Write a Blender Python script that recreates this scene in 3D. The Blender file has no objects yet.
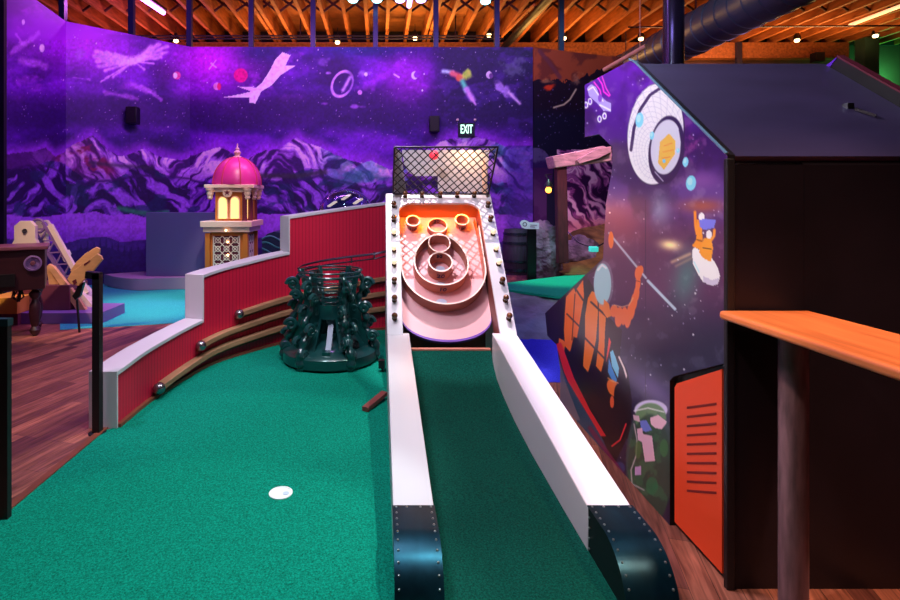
import bpy, bmesh, math, random
import numpy as np
from mathutils import Vector, Matrix
random.seed(7); np.random.seed(7)
PI = math.pi
F, CX, CY, CH = 530.0, 380.0, 200.0, 1.55      # focal length, vanishing point and camera height
C = bpy.context.scene.collection
sc = bpy.context.scene

# ------------------------------------------------------------------ camera
cam = bpy.data.cameras.new('camera'); co = bpy.data.objects.new('camera', cam); C.objects.link(co)
co.location = (0, 0, CH); co.rotation_euler = (PI/2, 0, 0)
cam.sensor_width = 36; cam.lens = 36*F/900
cam.shift_x = (450-CX)/900; cam.shift_y = (CY-300)/900
cam.clip_start = .05; cam.clip_end = 100
sc.camera = co
sc.view_settings.view_transform = 'Standard'; sc.view_settings.look = 'None'
sc.view_settings.gamma = 1; sc.view_settings.use_curve_mapping = False
sc.view_settings.exposure = 0.0
sc.cycles.use_denoising = True
sc.cycles.max_bounces = 5; sc.cycles.sample_clamp_indirect = 4

def at(px, py, Y): return Vector(((px-CX)*Y/F, Y, CH-(py-CY)*Y/F))
def flo(px, py, z=0):
    Y = (CH-z)*F/(py-CY); return at(px, py, Y)
def lin(c):
    return tuple(((v/255)/12.92 if v/255 <= .04045 else ((v/255+.055)/1.055)**2.4) for v in c)

# ------------------------------------------------------------------ materials
def mat(name, col, rough=.6, metal=0, emit=None, es=0, noise=None, bump=None, spec=.5, coat=0, trans=0, alpha=1):
    m = bpy.data.materials.new(name); m.use_nodes = True
    N = m.node_tree.nodes; L = m.node_tree.links; b = N['Principled BSDF']
    rgb = lin(col); b.inputs['Base Color'].default_value = (*rgb, 1)
    b.inputs['Roughness'].default_value = rough; b.inputs['Metallic'].default_value = metal
    b.inputs['Specular IOR Level'].default_value = spec; b.inputs['Coat Weight'].default_value = coat
    b.inputs['Transmission Weight'].default_value = trans; b.inputs['Alpha'].default_value = alpha
    if emit:
        b.inputs['Emission Color'].default_value = (*lin(emit), 1); b.inputs['Emission Strength'].default_value = es
    tc = N.new('ShaderNodeTexCoord')
    if noise:                       # (scale, amount, detail, stretch)
        scale, amt, det, st = noise
        mp = N.new('ShaderNodeMapping'); mp.inputs['Scale'].default_value = st
        n = N.new('ShaderNodeTexNoise'); n.inputs['Scale'].default_value = scale; n.inputs['Detail'].default_value = det
        L.new(tc.outputs['Object'], mp.inputs['Vector']); L.new(mp.outputs['Vector'], n.inputs['Vector'])
        r = N.new('ShaderNodeValToRGB')
        r.color_ramp.elements[0].position = .3; r.color_ramp.elements[1].position = .7
        r.color_ramp.elements[0].color = (*[max(0, v*(1-amt)) for v in rgb], 1)
        r.color_ramp.elements[1].color = (*[min(1, v*(1+amt)) for v in rgb], 1)
        L.new(n.outputs['Fac'], r.inputs['Fac']); L.new(r.outputs['Color'], b.inputs['Base Color'])
    if bump:                        # (scale, strength, distance)
        n2 = N.new('ShaderNodeTexNoise'); n2.inputs['Scale'].default_value = bump[0]; n2.inputs['Detail'].default_value = 4
        L.new(tc.outputs['Object'], n2.inputs['Vector'])
        bp = N.new('ShaderNodeBump'); bp.inputs['Strength'].default_value = bump[1]; bp.inputs['Distance'].default_value = bump[2]
        L.new(n2.outputs['Fac'], bp.inputs['Height']); L.new(bp.outputs['Normal'], b.inputs['Normal'])
    return m

def attr_mat(name, rough=.6, spec=.4, noise_bump=0):
    m = bpy.data.materials.new(name); m.use_nodes = True
    N = m.node_tree.nodes; L = m.node_tree.links; b = N['Principled BSDF']
    a = N.new('ShaderNodeAttribute'); a.attribute_name = 'Col'
    L.new(a.outputs['Color'], b.inputs['Base Color'])
    b.inputs['Roughness'].default_value = rough; b.inputs['Specular IOR Level'].default_value = spec
    return m

def turf_mat(name, c1, c2):
    m = bpy.data.materials.new(name); m.use_nodes = True
    N = m.node_tree.nodes; L = m.node_tree.links; b = N['Principled BSDF']
    tc = N.new('ShaderNodeTexCoord')
    n = N.new('ShaderNodeTexNoise'); n.inputs['Scale'].default_value = 260; n.inputs['Detail'].default_value = 3
    n3 = N.new('ShaderNodeTexNoise'); n3.inputs['Scale'].default_value = 110; n3.inputs['Detail'].default_value = 2
    r = N.new('ShaderNodeValToRGB')
    r.color_ramp.elements[0].position = .36; r.color_ramp.elements[1].position = .64
    r.color_ramp.elements[0].color = (*lin(c1), 1); r.color_ramp.elements[1].color = (*lin(c2), 1)
    mx = N.new('ShaderNodeMath'); mx.operation = 'ADD'; mx2 = N.new('ShaderNodeMath'); mx2.operation = 'MULTIPLY'; mx2.inputs[1].default_value = .5
    L.new(tc.outputs['Object'], n.inputs['Vector']); L.new(tc.outputs['Object'], n3.inputs['Vector'])
    L.new(n.outputs['Fac'], mx.inputs[0]); L.new(n3.outputs['Fac'], mx.inputs[1]); L.new(mx.outputs[0], mx2.inputs[0])
    L.new(mx2.outputs[0], r.inputs['Fac']); L.new(r.outputs['Color'], b.inputs['Base Color'])
    b.inputs['Roughness'].default_value = .95; b.inputs['Specular IOR Level'].default_value = .1
    bp = N.new('ShaderNodeBump'); bp.inputs['Strength'].default_value = .6; bp.inputs['Distance'].default_value = .006
    L.new(n.outputs['Fac'], bp.inputs['Height']); L.new(bp.outputs['Normal'], b.inputs['Normal'])
    return m

def plank_mat(name, c1, c2, rot, w=.1, rough=.45):
    m = bpy.data.materials.new(name); m.use_nodes = True
    N = m.node_tree.nodes; L = m.node_tree.links; b = N['Principled BSDF']
    tc = N.new('ShaderNodeTexCoord'); mp = N.new('ShaderNodeMapping'); mp.inputs['Rotation'].default_value = (0, 0, rot)
    L.new(tc.outputs['Object'], mp.inputs['Vector'])
    bk = N.new('ShaderNodeTexBrick'); bk.inputs['Scale'].default_value = 1
    bk.inputs['Brick Width'].default_value = .9; bk.inputs['Row Height'].default_value = w
    bk.inputs['Mortar Size'].default_value = .0015; bk.inputs['Bias'].default_value = 0
    bk.inputs['Color1'].default_value = (*lin(c1), 1); bk.inputs['Color2'].default_value = (*lin(c2), 1)
    bk.inputs['Mortar'].default_value = (*lin([v*.4 for v in c1]), 1); bk.offset_frequency = 3; bk.offset = .37
    L.new(mp.outputs['Vector'], bk.inputs['Vector'])
    mp2 = N.new('ShaderNodeMapping'); mp2.inputs['Scale'].default_value = (1.6, 22, 1)
    L.new(mp.outputs['Vector'], mp2.inputs['Vector'])
    n = N.new('ShaderNodeTexNoise'); n.inputs['Scale'].default_value = 2.2; n.inputs['Detail'].default_value = 6; n.inputs['Distortion'].default_value = .8
    L.new(mp2.outputs['Vector'], n.inputs['Vector'])
    r = N.new('ShaderNodeValToRGB'); r.color_ramp.elements[0].position = .3; r.color_ramp.elements[1].position = .75
    r.color_ramp.elements[0].color = (.35, .3, .3, 1); r.color_ramp.elements[1].color = (1.3, 1.3, 1.3, 1)
    mx = N.new('ShaderNodeMix'); mx.data_type = 'RGBA'; mx.blend_type = 'MULTIPLY'; mx.inputs[0].default_value = 1
    L.new(n.outputs['Fac'], r.inputs['Fac']); L.new(bk.outputs['Color'], mx.inputs[6]); L.new(r.outputs['Color'], mx.inputs[7])
    L.new(mx.outputs[2], b.inputs['Base Color']); b.inputs['Roughness'].default_value = rough
    return m

def bead_mat(name, col):
    m = bpy.data.materials.new(name); m.use_nodes = True
    N = m.node_tree.nodes; L = m.node_tree.links; b = N['Principled BSDF']
    a = N.new('ShaderNodeAttribute'); a.attribute_name = 'arc'
    ml = N.new('ShaderNodeMath'); ml.operation = 'MULTIPLY'; ml.inputs[1].default_value = 1/.042
    fr = N.new('ShaderNodeMath'); fr.operation = 'FRACT'
    gt = N.new('ShaderNodeMath'); gt.operation = 'LESS_THAN'; gt.inputs[1].default_value = .17
    L.new(a.outputs['Fac'], ml.inputs[0]); L.new(ml.outputs[0], fr.inputs[0]); L.new(fr.outputs[0], gt.inputs[0])
    mx = N.new('ShaderNodeMix'); mx.data_type = 'RGBA'
    mx.inputs[6].default_value = (*lin(col), 1); mx.inputs[7].default_value = (*[v*.6 for v in lin(col)], 1)
    L.new(gt.outputs[0], mx.inputs[0]); L.new(mx.outputs[2], b.inputs['Base Color'])
    b.inputs['Roughness'].default_value = .55
    return m

M = {}
M['green'] = turf_mat('green_turf', (0, 90, 72), (6, 156, 128))
M['lane'] = turf_mat('lane_turf', (3, 46, 38), (6, 84, 70))  # same turf as green, darkened; the lane's shade is put into this colour
M['teal'] = turf_mat('back_turf', (40, 150, 150), (70, 200, 190))
M['mint'] = turf_mat('mint_turf', (20, 160, 120), (40, 200, 150))
M['blue'] = turf_mat('blue_turf', (50, 50, 190), (70, 75, 230))
M['planks'] = plank_mat('wood_floor', (186, 116, 92), (104, 58, 56), -PI/2+.28)
M['red'] = bead_mat('red_beadboard', (206, 20, 62))
M['white'] = mat('white_paint', (208, 206, 214), .45)
M['white2'] = mat('white_gloss', (208, 206, 212), .3)
M['bluewhite'] = mat('pale_blue_edge', (170, 205, 225), .4)
M['black'] = mat('black_paint', (16, 12, 18), .5)
M['blackpanel'] = mat('black_panel', (24, 17, 25), .42, spec=.3, noise=(3, .25, 5, (1, 1, 1)))
M['roofblack'] = mat('black_roof', (56, 48, 82), .5, noise=(2.5, .18, 6, (1, 3, 1)))
M['metalblue'] = mat('dark_teal_metal', (24, 62, 78), .33, .85, noise=(7, .45, 6, (1, .3, 1)), bump=(30, .12, .003))
M['metalside'] = mat('dark_metal_side', (8, 20, 24), .5, .2)
M['rivet'] = mat('rivet_metal', (180, 190, 190), .3, .9)
M['steel'] = mat('steel', (150, 145, 150), .25, .95)
M['woodrail'] = mat('rail_wood', (158, 120, 88), .5, noise=(4, .25, 5, (1, 1, 6)))
M['brownrail'] = mat('brown_wood', (120, 62, 44), .5, noise=(4, .25, 5, (1, 1, 6)))
M['orange'] = mat('orange_panel', (236, 74, 34), .5)
M['slot'] = mat('dark_slot', (120, 16, 16), .8)
M['field'] = mat('field_board', (232, 176, 180), .4, noise=(5, .06, 3, (1, .4, 1)))
M['purplelip'] = mat('purple_edge', (110, 60, 170), .5)
M['ringwood'] = mat('ring_wood', (176, 112, 92), .5, noise=(6, .15, 3, (1, 1, 4)))
M['ringrim'] = mat('ring_rim', (250, 226, 214), .4)
M['letter'] = mat('letter_purple', (50, 20, 80), .5)
M['reddishwood'] = mat('reddish_wood', (128, 62, 56), .5, noise=(5, .2, 4, (1, 1, 1)))
M['hole'] = mat('hole_plate', (196, 214, 236), .4)
M['wire'] = mat('dark_wire', (52, 50, 64), .35, .7)
M['bulb_off'] = mat('amber_bulb_off', (96, 56, 28), .2, coat=1)
M['bulb_on'] = mat('cream_bulb', (255, 235, 200), .2, emit=(255, 226, 180), es=.75)
M['socket'] = mat('brass_socket', (84, 58, 34), .4, .6)
M['iron'] = mat('green_black_enamel', (12, 66, 66), .3, .2, coat=.6, spec=.7)
M['redball'] = mat('red_lamp', (240, 60, 80), .3, emit=(255, 60, 80), es=.9)
M['tabletop'] = mat('table_top_wood', (222, 122, 64), .3, noise=(5, .22, 6, (7, .6, 1)))
M['polewood'] = mat('pole_wood', (116, 84, 90), .5, noise=(6, .5, 6, (6, 6, 1)))
M['joist'] = mat('joist_timber', (160, 88, 40), .7, noise=(5, .45, 5, (3, .6, 3)))
M['deck'] = mat('roof_deck', (140, 82, 44), .8, noise=(3, .35, 4, (1, 1, 1)))
M['brace'] = mat('brace_timber', (84, 44, 30), .8)
M['outerwall'] = mat('outer_wall', (96, 56, 56), .8, noise=(2, .15, 4, (1, 1, 1)))
M['darkwall'] = mat('dark_wall', (26, 18, 30), .8)
M['bluepost'] = mat('blue_post', (26, 34, 74), .4, .3)
M['duct'] = mat('duct_metal', (84, 90, 116), .4, .45)
M['column'] = mat('steel_column', (70, 66, 88), .25, .7)
M['plinth'] = mat('plinth', (170, 150, 170), .6)
M['greypanel'] = mat('grey_panel', (96, 98, 140), .6)
M['cream'] = mat('cream_plaster', (232, 196, 176), .5)
M['domepink'] = mat('pink_dome', (206, 50, 140), .35)
M['ochre'] = mat('ochre_wood', (206, 116, 44), .5)
M['winlit'] = mat('lit_window', (255, 200, 120), .4, emit=(255, 205, 120), es=1.6)
M['maroon'] = mat('maroon_wood', (100, 30, 50), .5)
M['tanwood'] = mat('tan_wood', (214, 160, 112), .5, noise=(4, .12, 4, (1, 1, 5)))
M['propwhite'] = mat('prop_white', (228, 208, 196), .5)
M['propviolet'] = mat('prop_violet', (130, 96, 160), .5)
M['propbrown'] = mat('prop_brown', (112, 52, 70), .55)
M['propyellow'] = mat('prop_yellow', (236, 170, 70), .5)
M['tablebrown'] = mat('dark_table_wood', (52, 22, 32), .35, noise=(4, .3, 4, (1, 4, 4)))
M['tabletrim'] = mat('table_edge', (116, 66, 84), .35)
M['tealtop'] = mat('teal_top', (10, 60, 66), .5)
M['rock'] = mat('grey_rock', (120, 108, 128), .9, noise=(4, .5, 8, (1, 1, 1)), bump=(7, 1, .08))
M['rockcloth'] = mat('rock_slope', (128, 142, 148), .9, noise=(3, .4, 6, (1, 1, 1)), bump=(3, 1, .08))
M['ochrehill'] = mat('ochre_mound', (110, 84, 40), .95, noise=(6, .4, 6, (1, 1, 1)), bump=(10, .6, .03))
M['timber'] = mat('mine_timber', (74, 24, 34), .75, noise=(4, .4, 5, (5, 5, 1)))
M['timberpale'] = mat('mine_beam', (204, 160, 160), .75, noise=(5, .35, 6, (1, 5, 5)), bump=(14, .5, .02))
M['barrel'] = mat('barrel_staves', (60, 40, 70), .6, noise=(6, .35, 4, (6, 6, 1)))
M['signwhite'] = mat('sign_white', (220, 220, 240), .5, emit=(200, 200, 240), es=.15)
M['exitblack'] = mat('exit_box', (10, 30, 36), .5)
M['exitglow'] = mat('exit_letters', (200, 255, 220), .5, emit=(190, 255, 215), es=1.6)
M['warmlamp'] = mat('warm_bulb', (255, 210, 150), .3, emit=(255, 205, 140), es=9)
M['magtube'] = mat('magenta_tube', (255, 190, 255), .3, emit=(240, 120, 255), es=9)
M['teallamp'] = mat('teal_lamp', (170, 255, 255), .3, emit=(140, 240, 255), es=6)
M['viollamp'] = mat('violet_lamp', (200, 170, 255), .3, emit=(190, 150, 255), es=6)
M['glass'] = mat('clear_acrylic', (200, 220, 235), .03, 0, spec=.9, trans=1)
M['tealbox'] = mat('teal_lantern', (90, 230, 220), .4, emit=(70, 220, 210), es=.5)
M['cupwhite'] = mat('cup_white', (235, 245, 245), .35)
M['greyplastic'] = mat('black_plastic', (14, 14, 20), .4)
M['sheet'] = mat('grey_sheet', (120, 134, 150), .45, .2)

# ------------------------------------------------------------------ mesh builder
class MB:
    def __init__(s): s.v = []; s.f = []
    def add(s, vs, fs):
        n = len(s.v); s.v += [tuple(v) for v in vs]; s.f += [tuple(i+n for i in f) for f in fs]; return s
    def box(s, x0, x1, y0, y1, z0, z1):
        return s.hexa([(x0,y0,z0),(x1,y0,z0),(x1,y1,z0),(x0,y1,z0),(x0,y0,z1),(x1,y0,z1),(x1,y1,z1),(x0,y1,z1)])
    def hexa(s, p):
        return s.add(p, [(0,3,2,1),(4,5,6,7),(0,1,5,4),(1,2,6,5),(2,3,7,6),(3,0,4,7)])
    def bar(s, a, b, w, h, up=(0,0,1)):
        a, b = Vector(a), Vector(b); d = (b-a).normalized(); u = Vector(up); x = d.cross(u)
        if x.length < 1e-4: x = d.cross(Vector((0,1,0)))
        x.normalize(); u = x.cross(d)
        P = []
        for q in (a, b):
            for sx, su in ((-1,-1),(1,-1),(1,1),(-1,1)): P.append(q + x*sx*w/2 + u*su*h/2)
        return s.add(P, [(3,2,1,0),(4,5,6,7),(0,1,5,4),(1,2,6,5),(2,3,7,6),(3,0,4,7)])
    def tube(s, pts, r, seg=10, closed=False, cap=True):
        pts = [Vector(p) for p in pts]; n = len(pts)
        rs = r if isinstance(r, (list, tuple)) else [r]*n
        base = len(s.v); prev = None
        for i, p in enumerate(pts):
            if closed: t = pts[(i+1) % n]-pts[i-1]
            else: t = pts[min(i+1, n-1)]-pts[max(i-1, 0)]
            t.normalize()
            if prev is None:
                x = t.orthogonal().normalized()
            else:
                x = (prev - t*prev.dot(t))
                if x.length < 1e-6: x = t.orthogonal()
                x.normalize()
            prev = x; y = t.cross(x)
            for k in range(seg):
                a = 2*PI*k/seg; s.v.append(tuple(p + (x*math.cos(a)+y*math.sin(a))*rs[i]))
        m = n if closed else n-1
        for i in range(m):
            for k in range(seg):
                a = base+i*seg+k; b_ = base+i*seg+(k+1) % seg; c = base+((i+1) % n)*seg+(k+1) % seg; d = base+((i+1) % n)*seg+k
                s.f.append((a, b_, c, d))
        if cap and not closed:
            s.f.append(tuple(base+k for k in reversed(range(seg)))); s.f.append(tuple(base+(n-1)*seg+k for k in range(seg)))
        return s
    def cyl(s, a, b, r, seg=20, r2=None): return s.tube([a, b], [r, r if r2 is None else r2], seg)
    def lathe(s, prof, c, seg=32, axis=None, open_=False):
        # prof: [(r, h)] around axis through c
        ax = Vector(axis).normalized() if axis is not None else Vector((0,0,1))
        x = ax.orthogonal().normalized(); y = ax.cross(x); c = Vector(c); base = len(s.v); n = len(prof)
        for r, h in prof:
            for k in range(seg):
                a = 2*PI*k/seg; s.v.append(tuple(c+ax*h+(x*math.cos(a)+y*math.sin(a))*r))
        for i in range(n-1):
            for k in range(seg):
                s.f.append((base+i*seg+k, base+i*seg+(k+1) % seg, base+(i+1)*seg+(k+1) % seg, base+(i+1)*seg+k))
        if not open_:
            s.f.append(tuple(base+k for k in reversed(range(seg)))); s.f.append(tuple(base+(n-1)*seg+k for k in range(seg)))
        return s
    def sphere(s, c, r, seg=16, sq=(1,1,1)):
        n = seg//2; base = len(s.v); c = Vector(c)
        for i in range(1, n):
            t = PI*i/n
            for k in range(seg):
                a = 2*PI*k/seg; s.v.append((c.x+r*sq[0]*math.sin(t)*math.cos(a), c.y+r*sq[1]*math.sin(t)*math.sin(a), c.z+r*sq[2]*math.cos(t)))
        s.v.append((c.x, c.y, c.z+r*sq[2])); s.v.append((c.x, c.y, c.z-r*sq[2])); top = len(s.v)-2
        for i in range(n-2):
            for k in range(seg):
                s.f.append((base+i*seg+k, base+(i+1)*seg+k, base+(i+1)*seg+(k+1) % seg, base+i*seg+(k+1) % seg))
        for k in range(seg):
            s.f.append((top, base+k, base+(k+1) % seg)); s.f.append((top+1, base+(n-2)*seg+(k+1) % seg, base+(n-2)*seg+k))
        return s
    def prism(s, poly, fn, d0, d1):
        n = len(poly); P = [fn(a, b, d0) for a, b in poly]+[fn(a, b, d1) for a, b in poly]
        return s.add(P, [tuple(range(n)), tuple(reversed(range(n, 2*n)))]+[(i, i+n, (i+1) % n+n, (i+1) % n) for i in range(n)])
    def build(s, name, m, parent=None, loc=None, bevel=0, tri=False, label=None):
        if parent is not None:
            org = Vector(parent.get('_org', (0,0,0)))
        else: org = Vector(loc) if loc is not None else Vector((0,0,0))
        me = bpy.data.meshes.new(name)
        me.from_pydata([tuple(Vector(v)-org) for v in s.v], [], s.f)
        bm = bmesh.new(); bm.from_mesh(me); bmesh.ops.recalc_face_normals(bm, faces=bm.faces)
        for f in bm.faces: f.smooth = True
        for e in bm.edges:
            if len(e.link_faces) != 2 or e.calc_face_angle(0) > math.radians(38): e.smooth = False
        bm.to_mesh(me); bm.free()
        me.materials.append(M[m] if isinstance(m, str) else m)
        o = bpy.data.objects.new(name, me); C.objects.link(o)
        if parent is not None: o.parent = parent
        else: o.location = org
        o['_org'] = tuple(org)
        if bevel:
            b = o.modifiers.new('bevel', 'BEVEL'); b.width = bevel; b.segments = 3; b.limit_method = 'ANGLE'; b.angle_limit = math.radians(40)
        if label: o['label'] = label
        return o

def thing(name, loc, label, cat, group=None):
    o = bpy.data.objects.new(name, None); C.objects.link(o); o.location = loc; o.empty_display_size = .1
    o['label'] = label; o['category'] = cat; o['_org'] = tuple(loc)
    if group: o['group'] = group
    return o
def tag(o, label, cat, group=None):
    o['label'] = label; o['category'] = cat
    if group: o['group'] = group
    return o
def struct(o, label=None):
    o['kind'] = 'structure'
    if label: o['label'] = label
    return o
def copy_tree(o, loc):
    c = o.copy(); C.objects.link(c); c.location = loc
    def rec(src, dst):
        for ch in [x for x in bpy.data.objects if x.parent == src]:
            k = ch.copy(); C.objects.link(k); k.parent = dst; rec(ch, k)
    rec(o, c); return c
def text_mesh(txt, size, depth=.004, bold=True):
    cu = bpy.data.curves.new('t', 'FONT'); cu.body = txt; cu.size = size; cu.extrude = depth; cu.align_x = 'CENTER'; cu.align_y = 'CENTER'
    if bold: cu.offset = size*.02
    o = bpy.data.objects.new('t', cu); C.objects.link(o); bpy.context.view_layer.update()
    me = bpy.data.meshes.new_from_object(o.evaluated_get(bpy.context.evaluated_depsgraph_get()))
    vs = [tuple(v.co) for v in me.vertices]; fs = [tuple(p.vertices) for p in me.polygons]
    bpy.data.objects.remove(o); bpy.data.curves.remove(cu); bpy.data.meshes.remove(me)
    return vs, fs

# ------------------------------------------------------------------ painting helpers (numpy)
_T = np.random.rand(256, 256)
def vn(x, y):
    xi = np.floor(x).astype(int); yi = np.floor(y).astype(int); fx = x-xi; fy = y-yi
    fx = fx*fx*(3-2*fx); fy = fy*fy*(3-2*fy)
    a = _T[xi % 256, yi % 256]; b = _T[(xi+1) % 256, yi % 256]; c = _T[xi % 256, (yi+1) % 256]; d = _T[(xi+1) % 256, (yi+1) % 256]
    return (a*(1-fx)+b*fx)*(1-fy)+(c*(1-fx)+d*fx)*fy
def fbm(x, y, o=5):
    s = 0; a = .5; t = 0
    for i in range(o):
        s = s+a*vn(x+17.3*i, y+9.1*i); t += a; a *= .5; x = x*2; y = y*2
    return s/t
def sm(a, b, x): 
    t = np.clip((x-a)/(b-a), 0, 1); return t*t*(3-2*t)
class Paint:
    def __init__(s, px, py): s.x = px; s.y = py; s.c = np.zeros((len(px), 3))
    def fill(s, col, w=1.0):
        w = np.broadcast_to(np.asarray(w, float), s.x.shape)[:, None]; s.c = s.c*(1-w)+np.asarray(col, float)*w
    def inside(s, poly):
        x, y = s.x, s.y; r = np.zeros(len(x), bool); n = len(poly)
        for i in range(n):
            x0, y0 = poly[i]; x1, y1 = poly[(i+1) % n]
            if y0 == y1: continue
            cnd = ((y0 > y) != (y1 > y)) & (x < (x1-x0)*(y-y0)/(y1-y0)+x0); r ^= cnd
        return r
    def poly(s, poly, col, w=1.0): s.fill(col, s.inside(poly)*w)
    def dist(s, a, b):
        ax, ay = a; bx, by = b; dx, dy = bx-ax, by-ay; L = dx*dx+dy*dy+1e-9
        t = np.clip(((s.x-ax)*dx+(s.y-ay)*dy)/L, 0, 1); return np.hypot(s.x-ax-t*dx, s.y-ay-t*dy)
    def line(s, pts, r, col, soft=.5, w=1.0):
        d = np.min([s.dist(pts[i], pts[i+1]) for i in range(len(pts)-1)], axis=0)
        s.fill(col, (1-sm(r-soft, r+soft, d))*w)
    def ell(s, cx, cy, rx, ry, col, rot=0, soft=.06, w=1.0):
        c, n = math.cos(rot), math.sin(rot); X = (s.x-cx); Y = (s.y-cy)
        d = np.hypot((X*c+Y*n)/rx, (-X*n+Y*c)/ry); s.fill(col, (1-sm(1-soft, 1+soft, d))*w)
    def blob(s, cx, cy, rx, ry, col, rot=0, w=1.0, rag=.6, sc_=6.0):
        c, n = math.cos(rot), math.sin(rot); X = (s.x-cx); Y = (s.y-cy)
        d = np.hypot((X*c+Y*n)/rx, (-X*n+Y*c)/ry)+(fbm(s.x/sc_, s.y/sc_)-.5)*rag*2
        s.fill(col, (1-sm(.4, 1.1, d))*w)
    def stars(s, n, box, col, r=(.4, .9)):
        rg = np.random.RandomState(n)
        for i in range(n):
            x = rg.uniform(box[0], box[2]); y = rg.uniform(box[1], box[3]); q = rg.uniform(*r)
            k = (np.abs(s.x-x) < 2) & (np.abs(s.y-y) < 2)
            if k.any():
                d = np.hypot(s.x[k]-x, s.y[k]-y); w = (1-sm(q*.4, q*1.3, d))[:, None]*rg.uniform(.35, .95)
                s.c[k] = s.c[k]*(1-w)+np.asarray(col)*w

def srgb2lin(c):
    c = np.clip(c, 0, 255)/255; return np.where(c <= .04045, c/12.92, ((c+.055)/1.055)**2.4)

def painted_grid(name, o, u, v, nu, nv, paint, lightcol, m, parent=None, clip=None, thick=None, cap=.92):
    """grid from corner o along u, v; paint(px, py) gives the artwork colours; clip = outline in (u, v) metres"""
    o, u, v = Vector(o), Vector(u), Vector(v); a = np.linspace(0, 1, nu+1); b = np.linspace(0, 1, nv+1)
    A, B = np.meshgrid(a, b, indexing='ij'); A = A.ravel(); B = B.ravel()
    org = Vector(parent.get('_org', (0,0,0))) if parent is not None else Vector((0,0,0))
    idx = np.arange((nu+1)*(nv+1)).reshape(nu+1, nv+1)
    q = np.stack([idx[:-1, :-1], idx[1:, :-1], idx[1:, 1:], idx[:-1, 1:]], -1).reshape(-1, 4)
    if clip is not None:
        U = A*u.length; V = B*v.length; pp = Paint(U, V); ins = pp.inside(clip)
        keep = ins[q].sum(1) >= 2; q = q[keep]
        use = np.unique(q); out = use[~ins[use]]
        best = np.full(len(out), 1e9); bu = U[out].copy(); bv = V[out].copy(); n = len(clip)
        for i in range(n):
            x0, y0 = clip[i]; x1, y1 = clip[(i+1) % n]; dx, dy = x1-x0, y1-y0; L = dx*dx+dy*dy+1e-12
            t = np.clip(((U[out]-x0)*dx+(V[out]-y0)*dy)/L, 0, 1); cx_, cy_ = x0+t*dx, y0+t*dy
            d = np.hypot(U[out]-cx_, V[out]-cy_); k = d < best; best[k] = d[k]; bu[k] = cx_[k]; bv[k] = cy_[k]
        A[out] = bu/u.length; B[out] = bv/v.length
    P = np.array(o)[None]+A[:, None]*np.array(u)[None]+B[:, None]*np.array(v)[None]
    px = CX+F*P[:, 0]/P[:, 1]; py = CY-F*(P[:, 2]-CH)/P[:, 1]
    col = srgb2lin(paint(px, py))/np.array(lightcol)[None]; col = np.clip(col, 0, cap)
    me = bpy.data.meshes.new(name)
    if clip is not None:
        use = np.unique(q); remap = np.full(len(A), -1); remap[use] = np.arange(len(use)); q = remap[q]; P = P[use]; col = col[use]
    me.from_pydata((P-np.array(org)[None]).tolist(), [], q.tolist())
    at_ = me.color_attributes.new('Col', 'FLOAT_COLOR', 'POINT')
    at_.data.foreach_set('color', np.concatenate([col, np.ones((len(col), 1))], 1).ravel().astype(np.float32))
    me.materials.append(m); ob = bpy.data.objects.new(name, me); C.objects.link(ob); ob['_org'] = tuple(org)
    if parent is not None: ob.parent = parent
    return ob

# ================================================================== THE SETTING
WT = 4.705   # top of the mural partition
b = MB().box(-9, 17, -1.5, 15, -.1, 0); struct(b.build('floor', 'planks'))
b = MB().box(-9, 17, -1.5, 15, 6.2, 6.3); struct(b.build('ceiling', 'deck'))
b = MB().box(-9, 17, 14.9, 15, 0, 6.2); struct(b.build('wall_back', 'outerwall'))
b = MB().box(-9.1, -9, -1.5, 15, 0, 6.2); struct(b.build('wall_left', 'darkwall'))
b = MB().box(17, 17.1, -1.5, 15, 0, 6.2); struct(b.build('wall_right', 'outerwall'))
b = MB().box(-9, 17, -1.6, -1.5, 0, 6.2); struct(b.build('wall_front', 'darkwall'))
b = MB().box(-9, 12.7, 14.35, 14.6, 5.40, 5.82); struct(b.build('beam', 'joist'))
# dark upstand over the beam
b = MB().box(-9, 17, 14.62, 14.66, 5.82, 6.2); struct(b.build('wall_upstand', 'darkwall'))
jx0 = (331.7-380)*14.5/F; js = 18.3*14.5/F
first = MB().box(-.04, .04, 8.5, 14.6, 5.825, 6.2).build('ceiling_joist', 'joist'); struct(first)
xs = [jx0+js*k for k in range(-15, 33)]
for i, x in enumerate(xs):
    o = first if i == 0 else first.copy()
    if i: C.objects.link(o)
    o.location = (x, 0, 0)
    if i in (12, 20):
        o2 = first.copy(); C.objects.link(o2); o2.location = (x+.12, 0, 0)
br = MB()
br.bar((.04, 12.1, 5.86), (js-.04, 12.1, 6.17), .03, .05); br.bar((.04, 12.06, 6.17), (js-.04, 12.06, 5.86), .03, .05)
first = br.build('ceiling_brace', 'brace'); struct(first)
for i, x in enumerate(xs):
    o = first if i == 0 else first.copy()
    if i: C.objects.link(o)
    o.location = (x, 0, 0)

# turf: follows the curve of the red wall
def cr(P, n):
    out = []; P = [Vector(p) for p in P]; P = [P[0]*2-P[1]]+P+[P[-1]*2-P[-2]]
    for i in range(1, len(P)-2):
        for k in range(n):
            t = k/n; a, b_, c, d = P[i-1:i+3]
            out.append(.5*((2*b_)+(c-a)*t+(2*a-5*b_+4*c-d)*t*t+(-a+3*b_-3*c+d)*t**3))
    out.append(P[-2]); return out
path = cr([(-1.79, 3.60), (-1.765, 4.15), (-1.61, 4.93), (-1.32, 5.40), (-.985, 5.78), (-.45, 6.12), (.06, 6.34), (.62, 6.45), (1.2, 6.5)], 8)
tp = [(-1.84, .3), (-1.84, 3.56)]+[(p.x, p.y) for p in path]+[(1.2, 4.3), (1.02, 4.2), (1.02, .3)]
b = MB().prism(tp, lambda a, c, d: (a, c, d), 0, .006); struct(b.build('floor_turf', 'green'))
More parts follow.
